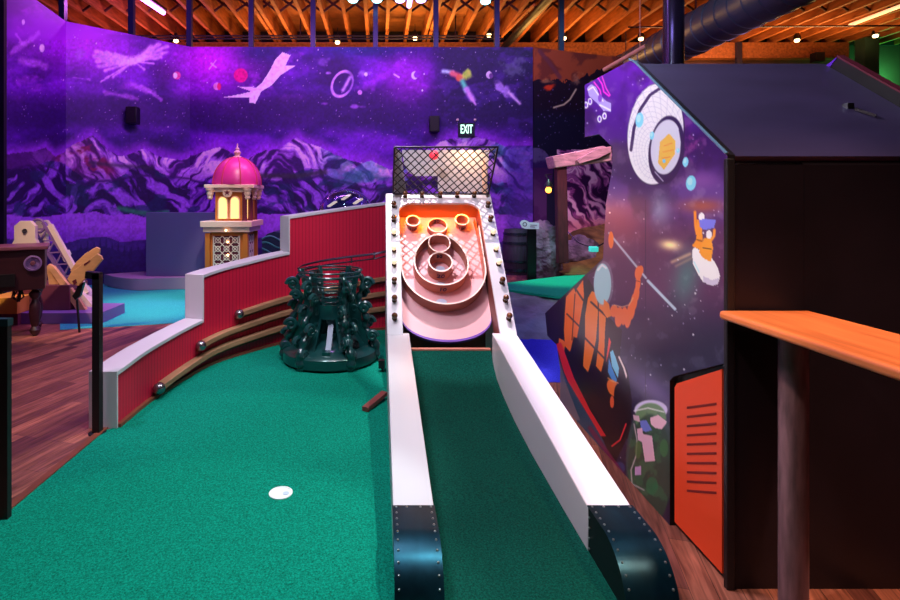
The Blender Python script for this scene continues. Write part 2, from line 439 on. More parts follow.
b = MB().box(-1.885, -1.84, .3, 3.6, 0, .012); struct(b.build('trim_1', 'brownrail'))
tl = [flo(60, 330), flo(150, 325), flo(205, 321), flo(330, 316), flo(345, 284), flo(60, 284)]
b = MB().prism([(p.x, p.y) for p in tl], lambda a, c, d: (a, c, d), 0, .006); struct(b.build('floor_turf_back', 'teal'))
b = MB().box(1.12, 3.2, 4.5, 5.9, 0, .006); struct(b.build('floor_turf_blue', 'blue'))

# ---- mural artwork of the far partition
def ridge(x, pts): return np.interp(x, [p[0] for p in pts], [p[1] for p in pts])
R1 = [(-60,150),(0,155),(10,153),(30,151),(42,148),(52,156),(62,151),(78,142),(92,136),(98,141),(108,151),(120,157),(131,153),(143,149),(155,155),(165,158),(180,160),(190,156),(205,152),(220,147),(230,152),(245,160),(256,155),(266,151),(280,149),(292,140),(298,138),(306,143),(320,147),(340,157),(352,161),(362,163),(372,161),(390,170),(420,160),(440,142),(468,135),(490,141),(510,149),(530,146),(546,158),(560,180)]
R2 = [(-60,170),(0,168),(25,163),(45,162),(60,170),(85,180),(110,176),(140,172),(190,176),(230,186),(262,176),(290,178),(320,172),(345,178),(370,186),(400,182),(440,175),(480,180),(532,185)]
R3 = [(-60,216),(0,214),(30,218),(60,214),(95,212),(110,216),(130,213),(160,222),(190,219),(230,212),(262,214),(300,214),(400,214),(532,214)]
R4 = [(-60,244),(0,240),(25,243),(60,246),(85,240),(103,238),(120,244),(150,241),(200,246),(262,240),(300,244),(532,244)]
def paint_wall(px, py):
    P = Paint(px, py); x, y = px, py
    n1 = fbm(x/42, y/24); n2 = fbm(x/16+40, y/11+3); n3 = fbm(x/5, y/5, 3)
    P.fill((50, 8, 120)); P.fill((92, 16, 180), sm(.45, .7, n1)); P.fill((30, 4, 80), sm(.5, .3, n1)*.8)
    P.fill((150, 50, 225), sm(.58, .78, n2)*.5*sm(130, 95, y))
    P.fill((34, 8, 84), sm(84, 104, y)*sm(138, 120, y)*.8)
    P.fill((196, 30, 250), np.exp(-((x-212)/44)**2-((y-60)/30)**2)*.9)  # magenta patches here: partly artwork, partly lamp glow put into the paint
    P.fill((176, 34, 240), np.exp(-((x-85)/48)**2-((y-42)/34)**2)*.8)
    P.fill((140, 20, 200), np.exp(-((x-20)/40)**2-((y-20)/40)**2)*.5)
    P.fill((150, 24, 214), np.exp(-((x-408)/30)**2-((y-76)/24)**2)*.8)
    P.fill((16, 34, 108), np.exp(-((x-360)/45)**2-((y-48)/9)**2)*.9)
    P.fill((20, 26, 90), np.exp(-((x-262)/26)**2-((y-52)/12)**2)*.8)
    P.fill((26, 16, 66), sm(425, 450, x)*.75*sm(150, 110, y)); P.fill((30, 34, 60), sm(470, 525, x)*sm(90, 50, y)*.7)
    P.fill((70, 30, 150), sm(.55, .75, n2)*sm(430, 450, x)*.5)
    P.stars(800, (0, 30, 532, 150), (160, 120, 225), (.3, .55)); P.stars(50, (0, 25, 532, 140), (230, 215, 255), (.45, .8))
    # nebula creature shapes
    cc = (133, 62)
    for b_, r in (((95,52),2.2),((94,57),2.6),((96,62),2.2),((98,67),2.2),((104,71),1.8),((112,77),1.8),((100,82),1.2),((106,53),2.4),((150,47),2.6),((158,45),2.6),((166,47),2.4),((165,53),2.4),((160,58),1.8),((143,70),1.2),((152,64),1.2)):
        d = P.dist(cc, b_)+(n3-.5)*2.4; P.fill((196, 140, 242), (1-sm(r*.2, r*1.5, d))*.8)
    P.blob(131, 61, 16, 6, (214, 170, 248), rot=-.2, w=.7, rag=.5, sc_=4.)
    for a, b_, r in (((130,84),(152,94),2.5),((140,86),(160,100),1.4),((104,93),(136,99),2.2),((22,44),(34,33),2.2),((8,52),(20,42),2.6),((12,34),(18,44),1.0),((72,78),(88,80),1.2),((16,60),(42,66),3.2)):
        d = P.dist(a, b_)+(n3-.5)*4; P.fill((166, 92, 232), (1-sm(r*.2, r*1.7, d))*.6)
    P.poly([(223,98),(240,95),(252,92),(262,84),(270,72),(276,60),(283,53),(291,56),(286,66),(297,66),(290,70),(281,76),(272,86),(262,92),(256,104),(250,103),(250,98),(238,98)], (216, 178, 248))
    P.poly([(238,87),(256,88),(262,90),(252,92)], (205, 160, 245))
    P.ell(241.5, 76, 7, 7, (190, 0, 130)); P.ell(218, 87, 3.8, 3.8, (205, 120, 215)); P.ell(220, 87, 2, 3.6, (190, 30, 110)); P.ell(175.5, 76, 4, 4, (190, 60, 150)); P.ell(174, 76, 2, 3, (205, 190, 240))
    P.line([(210,70),(217,61)], .5, (210, 140, 250)); P.line([(212,64),(217,68)], .7, (210, 140, 250))
    P.ell(38, 48, 2.6, 4, (190, 160, 230)); P.ell(19, 22, 1.6, 2.6, (180, 140, 230)); P.blob(79, 55, 6, 6, (150, 80, 220), w=.6)
    # ringed swirl
    d = np.abs(np.hypot((x-342.5)*math.cos(.5)+(y-84.5)*math.sin(.5), ((y-84.5)*math.cos(.5)-(x-342.5)*math.sin(.5))*.72)-9.5); P.fill((180, 130, 240), (1-sm(.5, 1.6, d))*.9*sm(350, 346, x+y*.0+0*x))
    P.fill((180, 130, 240), (1-sm(.5, 1.4, d))*.6); P.line([(350,78),(347,84),(343,91)], 1.4, (190, 150, 245), 1.5, .9)
    P.blob(365, 74, 7, 3.5, (150, 110, 230), w=.8); P.ell(366, 75, 1.8, 1.8, (220, 200, 255)); P.ell(360, 93, 2.2, 2.4, (170, 110, 220)); P.blob(357, 107, 8, 2.6, (150, 90, 220), w=.7); P.blob(328, 74, 4, 2, (160, 110, 230), w=.8); P.blob(322, 62, 8, 5, (130, 90, 210), w=.5); P.blob(325, 104, 5, 2, (150, 80, 220), w=.6)
    P.ell(414.5, 76, 3.4, 4, (225, 180, 250)); P.ell(416.5, 75.5, 2.8, 3.2, (120, 30, 190)); P.line([(394,75),(399,78)], .8, (220, 160, 250)); P.ell(422, 91, .9, .9, (230, 210, 255))
    # rainbow splash
    P.line([(443,72),(452,73)], 1.8, (170, 190, 240), 2); P.line([(452,74),(462,78)], 2.6, (215, 90, 110), 2); P.blob(466, 76, 6, 6, (160, 200, 70), rag=.8); P.blob(459, 79, 4, 4, (220, 90, 70), rag=.6); P.line([(462,82),(466,91)], 2.4, (80, 190, 170), 2)
    P.line([(466,90),(472,100)], 2.6, (190, 130, 240), 2); P.line([(472,100),(475,105)], 1, (200, 140, 245), 1)
    P.ell(488.5, 75.5, 3, 3.6, (190, 160, 220)); P.ell(490.5, 76.5, 2, 2.6, (90, 50, 130)); P.blob(503, 90, 17, 5, (150, 110, 215), rot=.62, w=.95, rag=.7); P.line([(508,93),(519,104)], 1.2, (190, 150, 240), 1.4); P.blob(512, 68, 14, 10, (84, 84, 130), w=.6, rag=1.2)
    # glow over the ridge
    r1 = ridge(x, R1)+(n3-.5)*2.2; P.fill((132, 44, 214), sm(14, 0, r1-y)*.8)
    # mountains
    mt = (y > r1); r2 = ridge(x, R2)+(n2-.5)*5
    wx = x+26*(fbm(x/30+3, y/30, 3)-.5)+10*(n2-.5); wy = y+26*(fbm(x/30, y/30+7, 3)-.5)
    sd = sm(.42, .58, fbm(x/26+11, y/40, 2)); st = fbm((wx+wy*1.0)/7, (wy-wx*.4)/26, 4); st2 = fbm((wx-wy*1.0)/7+9, (wy+wx*.4)/26, 4)
    s_ = st*sd+st2*(1-sd); s_ = .5+(s_-.5)*1.15
    P.fill((140, 82, 208), mt); P.fill((92, 34, 150), mt*sm(.52, .42, s_)); P.fill((40, 10, 84), mt*sm(.44, .36, s_)*.85); P.fill((206, 160, 246), mt*sm(.54, .64, s_)*.8*sm(r2+2, r2-14, y))
    P.fill((110, 24, 84), mt*sm(128, 100, x)*sm(40, 60, x)*sm(r2+6, r2-8, y)*(.25+.75*sm(.45, .55, n2))*sm(92, 84, x+(y-140)*-.9))
    P.fill((70, 20, 110), mt*sm(60, 45, x)*.7)
    P.fill((70, 120, 190), mt*sm(310, 350, x)*sm(.5, .6, n2)*.5)
    lo = (y > r2+6*np.sin(x/13)); P.fill((74, 28, 142), lo); P.fill((122, 62, 202), lo*sm(.5, .6, s_)); P.fill((30, 10, 70), lo*sm(.48, .40, s_))
    P.fill((22, 34, 80), lo*sm(.52, .62, n2)*.7); P.fill((40, 10, 84), sm(2.6, 0, np.abs(y-r2-4))*.8*mt)
    P.fill((14, 70, 90), (mt*sm(.52, .62, n1)*sm(310, 360, x)*.6)); 
    P.line([(90,163),(120,166),(150,168)], 2, (44, 34, 70), 2, .7)
    P.line([(262,176),(300,176),(325,172)], 2.4, (44, 40, 60), 2, .8)
    # front flat bands
    r3 = ridge(x, R3)+(n2-.5)*3; P.fill((134, 62, 214), y > r3)
    P.line([(118,208),(135,212),(152,214),(166,212)], 2.2, (40, 110, 90), 1.6, .85)
    P.fill((106, 44, 186), (y > r3)*sm(r3+10, r3+30, y))
    r4 = ridge(x, R4)+(n2-.5)*2; tr = r4-8*sm(.6, .95, np.abs(((x+3*np.sin(x/17))/7.0) % 1-.5)*2)*(.4+vn(x/7, x*0))*sm(70, 90, x)
    P.fill((54, 30, 118), y > r4-2); P.fill((38, 22, 92), y > tr+8)
    # right of the cage: dim violet hill
    rt = sm(500, 512, x)*(y > 146); P.fill((66, 34, 150), rt*.75); P.fill((44, 22, 108), rt*sm(.5, .4, s_)*.7)
    fx = fbm(x/2.2, y/2.2, 3); P.c *= (1+(fx-.5)[:, None]*.38*(y > 40)[:, None])
    return P.c
def paint_right(px, py):
    P = Paint(px, py); x, y = px, py; n1 = fbm(x/14, y/14); n3 = fbm(x/4, y/4, 3)
    P.fill((22, 10, 34)); P.fill((16, 18, 50), sm(105, 120, y)*.8); P.stars(160, (532, 85, 640, 150), (110, 90, 170), (.35, .7)); 
    tp_ = 80+(x-532)*.05+(n3-.5)*8-sm(565, 605, x)*14
    P.fill((140, 62, 44), y < tp_); P.fill((92, 38, 40), (y < tp_)*sm(.5, .62, n1)*.8); P.line([(538,52),(548,64),(558,78)], 2, (92, 44, 66), 1, .8)
    P.blob(547, 88, 7, 4, (190, 50, 30)); P.blob(544, 82, 8, 3, (200, 130, 90), w=.6); P.line([(552,108),(562,105),(568,100),(574,90)], .8, (190, 170, 160), .8); P.blob(575, 78, 8, 6, (190, 140, 120), w=.5, rag=1.1)
    P.line([(590,82),(584,88)], 1.2, (150, 190, 90), 1)
    a = (np.hypot((x-534)/17, (y-172)/24) < 1) | ((x < 545) & (y > 172)); P.fill((74, 62, 120), a); P.fill((40, 22, 84), a*sm(.5, .6, n1)); P.fill((60, 22, 80), (a & (y > 168))*.7)
    # violet mountains behind the mine posts
    mm = (x > 555)&(y > 150); wx = x+20*(fbm(x/16, y/16, 3)-.5); wy = y+20*(fbm(x/16+5, y/16, 3)-.5); s_ = fbm((wx-wy)/5, (wy+wx*.4)/16)
    P.fill((130, 60, 140), mm); P.fill((210, 150, 205), mm*sm(.5, .6, s_)); P.fill((44, 14, 66), mm*sm(.46, .38, s_))
    P.fill((176, 96, 110), mm*sm(212, 228, y)*(.5+.5*sm(.45, .6, n1))); P.fill((210, 140, 140), mm*sm(225, 240, y)*sm(.5, .6, n3)*.7)
    P.fill((110, 80, 50), sm(246, 256, y))
    return P.c
MURAL = attr_mat('mural_paint', .55, .3)
WL = (.60, .52, .80)
pl = [(-5.37-.35, 4.6), (-5.37, 7.5), (-5.61, 9.38), (-4.80, 10.12), (-3.94, 10.98), (3.155, 11.0), (4.95, 11.67), (5.35, 11.75)]
px_n = [260, 180, 130, 110, 760, 170, 30]
nm = ['wall_mural_left', 'wall_mural_left', 'wall_mural_left', 'wall_mural_left', 'wall_mural_back', 'wall_mural_right', 'wall_mural_right']
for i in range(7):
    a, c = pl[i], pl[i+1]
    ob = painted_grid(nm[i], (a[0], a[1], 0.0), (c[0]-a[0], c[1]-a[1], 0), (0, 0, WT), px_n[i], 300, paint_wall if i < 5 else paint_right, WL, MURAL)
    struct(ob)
    so = ob.modifiers.new('thickness', 'SOLIDIFY'); so.thickness = .06; so.offset = 1 if True else -1
# steel posts rising from the partition to the roof
def seg_pt(px):
    for i in range(7):
        a, c = pl[i], pl[i+1]
        pa, pb = CX+F*a[0]/a[1], CX+F*c[0]/c[1]
        if pa <= px <= pb:
            k = (px-CX)/F; dx, dy = c[0]-a[0], c[1]-a[1]; t = (k*a[1]-a[0])/(dx-k*dy); return (a[0]+dx*t, a[1]+dy*t)
ordn = ['first', 'second', 'third', 'fourth', 'fifth', 'sixth', 'seventh', 'eighth', 'ninth']
mp = (62, 131, 189, 251, 313, 375.5, 436, 497, 561.5)
pr = None
for i, q in enumerate(mp):
    X, Y = seg_pt(q)
    if pr is None:
        pr = MB().box(-.05, .05, -.02, .08, 4.72, 6.19).build('steel_post', 'bluepost'); o = pr
    else: o = pr.copy(); C.objects.link(o)
    o.location = (X, Y, 0)
    tag(o, 'blue-lit steel post rising from the mural wall top, %s from the left' % ordn[i], 'post', 'steel posts above the mural wall')
# thin dark joints between mural panels
jm = None
for i, q in enumerate((63.5, 190.5, 532)):
    X, Y = seg_pt(q)
    o = MB().box(X-.012, X+.012, Y-.02, Y+.0, 0, WT).build('trim_%d' % (i+2), 'bluepost'); struct(o)
o = MB().box(*(lambda p: (p.x-.08, p.x+.08, p.y-.06, p.y))(at(1, 100, 7.3)), 0, 4.9).build('trim_5', 'black'); struct(o)

# ================================================================== RED STEPPED WALL
rw = thing('stepped_wall', (-1.79, 3.6, 0), 'low curved wall with red beadboard and white stepped cap along the green', 'wall')
def normals(P):
    out = []
    for i in range(len(P)):
        t = (P[min(i+1, len(P)-1)]-P[max(i-1, 0)]).normalized(); out.append(Vector((-t.y, t.x)))
    return out
PN = normals(path); arc = [0]
for i in range(1, len(path)): arc.append(arc[-1]+(path[i]-path[i-1]).length)
pxs = [CX+F*p.x/p.y for p in path]
def sub(p0, p1):
    """points along the wall between photo columns, with interpolated ends"""
    out = []
    def lerp(q):
        for i in range(len(path)-1):
            if (pxs[i]-q)*(pxs[i+1]-q) <= 0 and abs(pxs[i+1]-pxs[i]) > 1e-6 and i > 3:
                t = (q-pxs[i])/(pxs[i+1]-pxs[i]); return (path[i].lerp(path[i+1], t), PN[i].lerp(PN[i+1], t).normalized(), arc[i]+(arc[i+1]-arc[i])*t, i+t)
    A = (path[0], PN[0], 0, 0) if p0 is None else lerp(p0)
    B = (path[-1], PN[-1], arc[-1], len(path)-1) if p1 is None else lerp(p1)
    out.append(A)
    for i in range(len(path)):
        if A[3]+.05 < i < B[3]-.05: out.append((path[i], PN[i], arc[i], i))
    out.append(B); return out
def wallstrip(S, za, zb, o0, o1, zlo=0.0, lo_off=None):
    """solid strip between offsets o0 (turf side) and o1, from zlo (or top-lo_off) up to the sloped top"""
    m = MB(); n = len(S); a0, a1 = S[0][2], S[-1][2]; arcs = []
    for p, nn, ar, _ in S:
        t = (ar-a0)/(a1-a0); zt = za+(zb-za)*t; zl = zt-lo_off if lo_off is not None else zlo
        q0 = p+nn*o0; q1 = p+nn*o1
        m.v += [(q0.x, q0.y, zl), (q0.x, q0.y, zt), (q1.x, q1.y, zt), (q1.x, q1.y, zl)]; arcs += [ar]*4
    for i in range(n-1):
        for k in range(4): m.f.append((i*4+k, i*4+(k+1) % 4, (i+1)*4+(k+1) % 4, (i+1)*4+k))
    m.f.append((0, 1, 2, 3)); m.f.append(tuple((n-1)*4+k for k in (3, 2, 1, 0)))
    return m, arcs
SE = [(None, 203, .39, .455), (203, 289.5, .865, .985), (289.5, None, 1.375, 1.66)]
for a, b_, za, zb in SE:
    S = sub(a, b_)
    m, _ = wallstrip(S, za-.03, zb-.03, .012, .165); m.build('wall_core', 'white', rw)
    m, _ = wallstrip(S, za, zb, -.012, .185, lo_off=.032); m.build('cap_rail', 'white', rw, bevel=.005)
    m, ar = wallstrip(S, za-.03, zb-.03, 0, .012); o = m.build('beadboard_panel', 'red', rw)
    at_ = o.data.attributes.new('arc', 'FLOAT', 'POINT'); at_.data.foreach_set('value', ar)
    p, nn = S[0][0], S[0][1]; t = Vector((nn.y, -nn.x))
    q0 = p+nn*-.012; q1 = p+nn*.185
    m = MB(); z0 = 0 if a is None else zprev
    e = [q0-t*.014, q1-t*.014, q1+t*.001, q0+t*.001]
    m.prism([(v.x, v.y) for v in e], lambda x, y, d: (x, y, d), max(z0, 0), za-.001); m.build('end_board', 'white2', rw, bevel=.003); zprev = zb+.001
m, _ = wallstrip(sub(None, None), .03, .03, -.03, 0, zlo=0.004); m.build('base_trim', 'brownrail', rw)

# three wooden ball rails on the wall
RL = [(236, None, .445, .68, 'highest'), (196, None, .262, .50, 'middle'), (153, None, .105, .31, 'lowest')]
for q, e, za, zb, w in RL:
    S = sub(q, e); S = [s for s in S if s[0].x < .5]
    p = S[0][0]-S[0][1]*.05
    r = thing('wall_rail', (p.x, p.y, za), 'curved wooden rail with a metal ball end, %s of three on the red wall' % w, 'rail', 'wooden rails on the red wall')
    m, _ = wallstrip(S, za, zb, -.075, 0.0, lo_off=.045); m.build('rail_strip', 'woodrail', r, bevel=.004)
    m, _ = wallstrip(S, za-.046, zb-.046, -.03, 0.0, lo_off=.03); m.build('support_strip', 'brownrail', r)
    MB().sphere((p.x, p.y, za-.02), .047, 20).build('ball_knob', 'steel', r)

# ================================================================== SKEE GAME
SA = math.radians(48); VY, VZ = math.cos(SA), math.sin(SA); NY, NZ = -VZ, VY
O_Y, O_Z = 4.28, .46; XL, XR = .057, 1.108
def S3(u, v, n): return Vector((u, O_Y+v*VY+n*NY, O_Z+v*VZ+n*NZ))
def pS(px, py, n=0):
    k = (py-CY)/F; t = (n+O_Y*NY-(CH-O_Z)*NZ)/(NY-k*NZ)
    X = (px-CX)/F*t; v = (t-O_Y)*VY+(CH-k*t-O_Z)*VZ; return X, v
sk = thing('ball_game', (.58, 3.3, 0), 'white ramped ball roller game with numbered rings and marquee bulbs', 'arcade game')
IL, IR = XL+.18, XR-.194        # lane edges
# rails of the lane
for x0, x1 in ((XL, IL), (IR, XR)):
    m = MB().prism([(2.33, .001), (4.32, .001), (4.32, .465), (2.33, .2)], lambda a, c, d: (d, a, c), x0, x1); m.build('side_rail', 'white2', sk, bevel=.006)
# metal nose caps with rivets
def rivet(c, par, proto=[]):
    if not proto: proto.append(MB().sphere((0, 0, 0), .0055, 8).build('rivet', 'rivet', None).data); bpy.data.objects.remove([o for o in bpy.data.objects if o.data == proto[0]][0])
    o = bpy.data.objects.new('rivet', proto[0]); C.objects.link(o); o.parent = par; o.location = Vector(c)-Vector(par['_org'])
nose = [(2.33, .001), (2.33, .2015)]
for k in range(13):
    a = PI/2*k/12; nose.append((2.17-.21*math.sin(a), .004+.196*math.cos(a)))
for x0, x1 in ((XL, IL), (IR, XR)):
    cp = MB().prism(nose, lambda a, c, d: (d, a, c), x0+.002, x1-.002).build('nose_core', 'metalside', sk)
    sh = MB(); outl = [(2.332, .2035)]+[(y-.0015, z+.003) for y, z in nose[2:]]
    vs = []; 
    for y, z in outl: vs += [(x0-.003, y, z), (x1+.003, y, z)]
    n = len(outl); vs2 = []
    for i, (y, z) in enumerate(outl):
        a_, c_ = outl[max(i-1, 0)], outl[min(i+1, n-1)]; ty, tz = c_[0]-a_[0], c_[1]-a_[1]; l = math.hypot(ty, tz); ny, nz = -tz/l, ty/l
        if nz < 0 or (abs(nz) < .05 and ny > 0): ny, nz = -ny, -nz
        vs2.append((ny, nz))
    P = []
    for i, (y, z) in enumerate(outl):
        ny, nz = vs2[i]
        if i > 8: ny, nz = -abs(ny), abs(nz)
        P += [(x0-.003, y, z), (x1+.003, y, z), (x1+.003, y+ny*.004, z+nz*.004), (x0-.003, y+ny*.004, z+nz*.004)]
    fs = [(i*4+k, i*4+(k+1) % 4, (i+1)*4+(k+1) % 4, (i+1)*4+k) for i in range(n-1) for k in range(4)]+[(0, 1, 2, 3), tuple((n-1)*4+k for k in (3, 2, 1, 0))]
    sh.add(P, fs); cv = sh.build('metal_cap', 'metalblue', sk)
    rv = MB(); L = [0]
    for i in range(1, n): L.append(L[-1]+math.hypot(outl[i][0]-outl[i-1][0], outl[i][1]-outl[i-1][1]))
    def on(s):
        i = max(j for j in range(n-1) if L[j] <= s+1e-9); t = (s-L[i])/(L[i+1]-L[i]); ny, nz = vs2[i]
        if i > 8: ny, nz = -abs(ny), abs(nz)
        return outl[i][0]+(outl[i+1][0]-outl[i][0])*t+ny*.004, outl[i][1]+(outl[i+1][1]-outl[i][1])*t+nz*.004
    s_ = .014
    while s_ < L[-1]-.02:
        y, z = on(s_)
        for xx in (x0+.014, x1-.014): rivet((xx, y, z), cv)
        s_ += .042
    for k in (1, 2): y, z = on(.014); rivet((x0+(x1-x0)*k/3, y, z), cv)
    xs_ = x0 if x0 > .5 else x1
    for k in range(4): rivet((xs_+(-.003 if x0 > .5 else .003), 2.31, .03+.045*k), cp)
# lane floor with jump
lp = [(1.2, .0), (1.2, .010), (2.6, .010), (3.2, .022), (3.6, .05), (3.94, .10), (4.14, .15), (4.25, .21), (4.36, .31), (4.42, .31), (4.42, .0)]
MB().prism(lp, lambda a, c, d: (d, a, c), IL+.001, IR-.001).build('lane_turf', 'lane', sk)
MB().box(IL, IR, 4.36, 4.41, .30, .322).build('jump_edge', 'ringwood', sk)
MB().box(IL-.03, IR+.03, 4.74, 4.78, .05, .62).build('back_stop', 'reddishwood', sk)
# cabinet sides
for x0, x1 in ((XL, XL+.025), (XR-.025, XR)):
    MB().prism([(4.325, .001), (5.75, .001), (5.75, 1.55), (5.30, 1.575), (4.325, .48)], lambda a, c, d: (d, a, c), x0+.002, x1-.002).build('side_panel', 'white', sk)
MB().box(XL+.03, XR-.03, 5.70, 5.74, .001, 1.5).build('back_board', 'white', sk)
# front frame: inverted U with rounded inner corners
OL, OR = pS(401, 270)[0], XR-.135
vt = pS(440, 203)[1]; VT = pS(440, 193.5)[1]
out = [(XL, 0), (XL, VT), (XR, VT), (XR, 0), (OR, 0)]
for k in range(9):
    a = PI/2*k/8; out.append((OR-.13+.13*math.cos(a), vt-.11+.11*math.sin(a)))
for k in range(9):
    a = PI/2*k/8; out.append((OL+.13-.13*math.sin(a), vt-.11+.11*math.cos(a)))
out.append((OL, 0))
MB().prism(out, lambda a, c, d: S3(a, c, d), -.03, 0).build('front_frame', 'white2', sk, bevel=.004)
FD = -.22
# inner side walls
MB().prism([(0, FD-.02), (0, -.031), (vt+.02, -.031), (vt+.02, FD-.02)], lambda a, c, d: S3(d, a, c), OL-.03, OL-.004).build('inner_wall', 'reddishwood', sk)
MB().prism([(0, FD-.02), (0, -.031), (vt+.02, -.031), (vt+.02, FD-.02)], lambda a, c, d: S3(d, a, c), OR+.004, OR+.03).build('inner_wall', 'reddishwood', sk)
MB().prism([(OL-.03, FD-.02), (OR+.03, FD-.02), (OR+.03, -.031), (OL-.03, -.031)], lambda a, c, d: S3(a, d, c), vt, vt+.02).build('inner_header', 'ochre', sk)
# play field with rounded lower lip
fc = (OL+OR)/2; hw = (OR-OL)/2
vlip = pS(448, 340, FD)[1]; vsh = pS(448, 316, FD)[1]
fo = [(OR, vt), (OL, vt)]
for k in range(25):
    a = PI*k/24; fo.append((fc-hw*math.cos(a), vsh-(vsh-vlip)*math.sin(a)))
MB().prism(fo, lambda a, c, d: S3(a, c, d), FD-.025, FD).build('play_field', 'field', sk)
lipm = MB(); n = 25
P = []; 
for k in range(n):
    a = PI*k/24; x = fc-hw*math.cos(a); v = vsh-(vsh-vlip)*math.sin(a); x2 = fc-hw*math.cos(a); v2 = v-.02
    P += [S3(x, v, FD-.03), S3(x, v, FD+.004), S3(x2, v2, FD+.004), S3(x2, v2, FD-.03)]
lipm.add(P, [(i*4+k, i*4+(k+1) % 4, (i+1)*4+(k+1) % 4, (i+1)*4+k) for i in range(n-1) for k in range(4)]+[(0,1,2,3), tuple((n-1)*4+k for k in (3,2,1,0))]).build('field_lip', 'purplelip', sk)

def ring(outline, h, th, name='score_ring', closed=True, rim='ringrim', wood='ringwood'):
    """wall standing on the field along an outline of (u, v)"""
    n = len(outline); Pts = [Vector(p) for p in outline]; P = []; R = []
    for i, p in enumerate(Pts):
        t = (Pts[(i+1) % n]-Pts[i-1]) if closed else (Pts[min(i+1, n-1)]-Pts[max(i-1, 0)])
        t.normalize(); nn = Vector((t.y, -t.x))*th/2
        a, c = p+nn, p-nn
        P += [S3(a.x, a.y, FD), S3(a.x, a.y, FD+h), S3(c.x, c.y, FD+h), S3(c.x, c.y, FD)]
        R += [S3(a.x, a.y, FD+h), S3(a.x, a.y, FD+h+.006), S3(c.x, c.y, FD+h+.006), S3(c.x, c.y, FD+h)]
    m_ = n if closed else n-1
    fs = [(i*4+k, i*4+(k+1) % 4, ((i+1) % n)*4+(k+1) % 4, ((i+1) % n)*4+k) for i in range(m_) for k in range(4)]
    if not closed: fs += [(0,1,2,3), tuple((n-1)*4+k for k in (3,2,1,0))]
    o = MB().add(P, fs).build(name, wood, sk); MB().add(R, fs).build('ring_rim', rim, o); return o
def ellipse(cu, cv, ru, rv, n=40, a0=0, a1=2*PI): return [(cu+ru*math.cos(a0+(a1-a0)*k/n), cv+rv*math.sin(a0+(a1-a0)*k/n)) for k in range(n)]
def px_ell(cx, cy, wx, hy, n):
    a = pS(cx-wx, cy, n); b_ = pS(cx+wx, cy, n); t = pS(cx, cy-hy, n); q = pS(cx, cy+hy, n)
    return ((a[0]+b_[0])/2, (t[1]+q[1])/2, (b_[0]-a[0])/2, (t[1]-q[1])/2)
H1 = .125; HN = FD+H1
# outer U
cu, cv, ru, rv = px_ell(443.5, 268, 42, 36, HN)
U = [(cu+ru, pS(480, 226, HN)[1])]+[(cu+ru*math.cos(-PI*k/36), cv+rv*math.sin(-PI*k/36)) for k in range(37)]+[(cu-ru, pS(403, 248, HN)[1])]
ring(U, H1, .012, 'outer_ring', closed=False)
# middle egg
cu2, cv2, ru2, rv2 = px_ell(441, 260, 26.5, 25, HN)
eg = []
for k in range(48):
    a = 2*PI*k/48; w = 1-.12*math.sin(a); eg.append((cu2+ru2*w*math.cos(a), cv2+rv2*math.sin(a)))
ring(eg, H1, .012, 'middle_ring')
def rtext(txt, cu, cv, r, r2, ang, size, inside, hn, owner):
    """number wrapped on a ring wall: ang = direction on the field where it sits"""
    vs, fs = text_mesh(txt, size, .0015); P = []
    for x, y, z in vs:
        s_ = -1 if inside else 1
        a = ang + s_*x/r*(1 if math.sin(ang) < 0 else 1); g = (-.009-z) if inside else (.010+z)
        P.append(S3(cu+(r+g)*math.cos(a), cv+(r2+g)*math.sin(a), FD+hn+y))
    MB().add(P, fs).build('ring_number', 'letter', owner)
e0 = px_ell(437.5, 225.5, 9.4, 6.8, FD+.07); e1 = px_ell(439.3, 243, 10.6, 9.0, FD+.12); e2 = px_ell(440.5, 262, 11.6, 9.4, FD+.14)
o50 = ring(ellipse(*e0, 36), .07, .010, wood='ringwood'); o40 = ring(ellipse(*e1, 36), .12, .010); o30 = ring(ellipse(*e2, 36), .14, .012)
for e, o, t, h in ((e0, o50, '50', .04), (e1, o40, '40', .075), (e2, o30, '30', .09)):
    rtext(t, e[0], e[1], e[2], e[3], PI/2, .062, True, h, o)
rtext('20', e2[0], e2[1], e2[2], e2[3], -PI/2, .07, False, .07, o30)
rtext('10', cu2, cv2, ru2*1.12, rv2, -PI/2, .07, False, .06, sk)
for cx, cy in ((413, 221), (462, 220)):
    e = px_ell(cx, cy, 7, 5.6, FD+.1); c = S3(e[0], e[1], FD); ax = S3(0, 0, 1)-S3(0, 0, 0); r = e[2]
    cp = MB().lathe([(r*.72, .0), (r, .1), (r*.88, .1), (r*.62, .012), (.001, .012)], c, 28, ax).build('corner_cup', 'ringwood', sk)
    MB().lathe([(r+.003, .1), (r+.003, .107), (r*.86, .107), (r*.86, .1), (r+.003, .1)], c, 28, ax, True).build('ring_rim', 'ringrim', cp)
    vs, fs = text_mesh('100', .05, .001); P = []
    for x, y, z in vs:
        a = -PI/2+x/r; P.append(c+(S3(r*.87*math.cos(a), r*.87*math.sin(a), y+.045)-S3(0, 0, 0))+(S3(math.cos(a), math.sin(a), 0)-S3(0,0,0))*.008)
    MB().add(P, fs).build('cup_number', 'letter', cp)
for cx, cy, w, h in ((441.5, 302, 5.4, 3.2), (440.7, 285, 5, 3), (440.5, 269, 4.4, 3)):
    e = px_ell(cx, cy, w, h, FD+.003); MB().prism(ellipse(*e, 24), lambda a, c, d: S3(a, c, d), FD, FD+.003).build('ball_drop', 'hole', sk)
# small post/lamp on the right of the field
a, c = pS(474, 222, FD+.01), pS(480, 246, FD+.01)
MB().bar(S3(a[0], a[1], FD+.03), S3(c[0], c[1], FD+.03), .012, .05, up=(0, -.7, .7)).build('field_guide', 'ochre', sk)
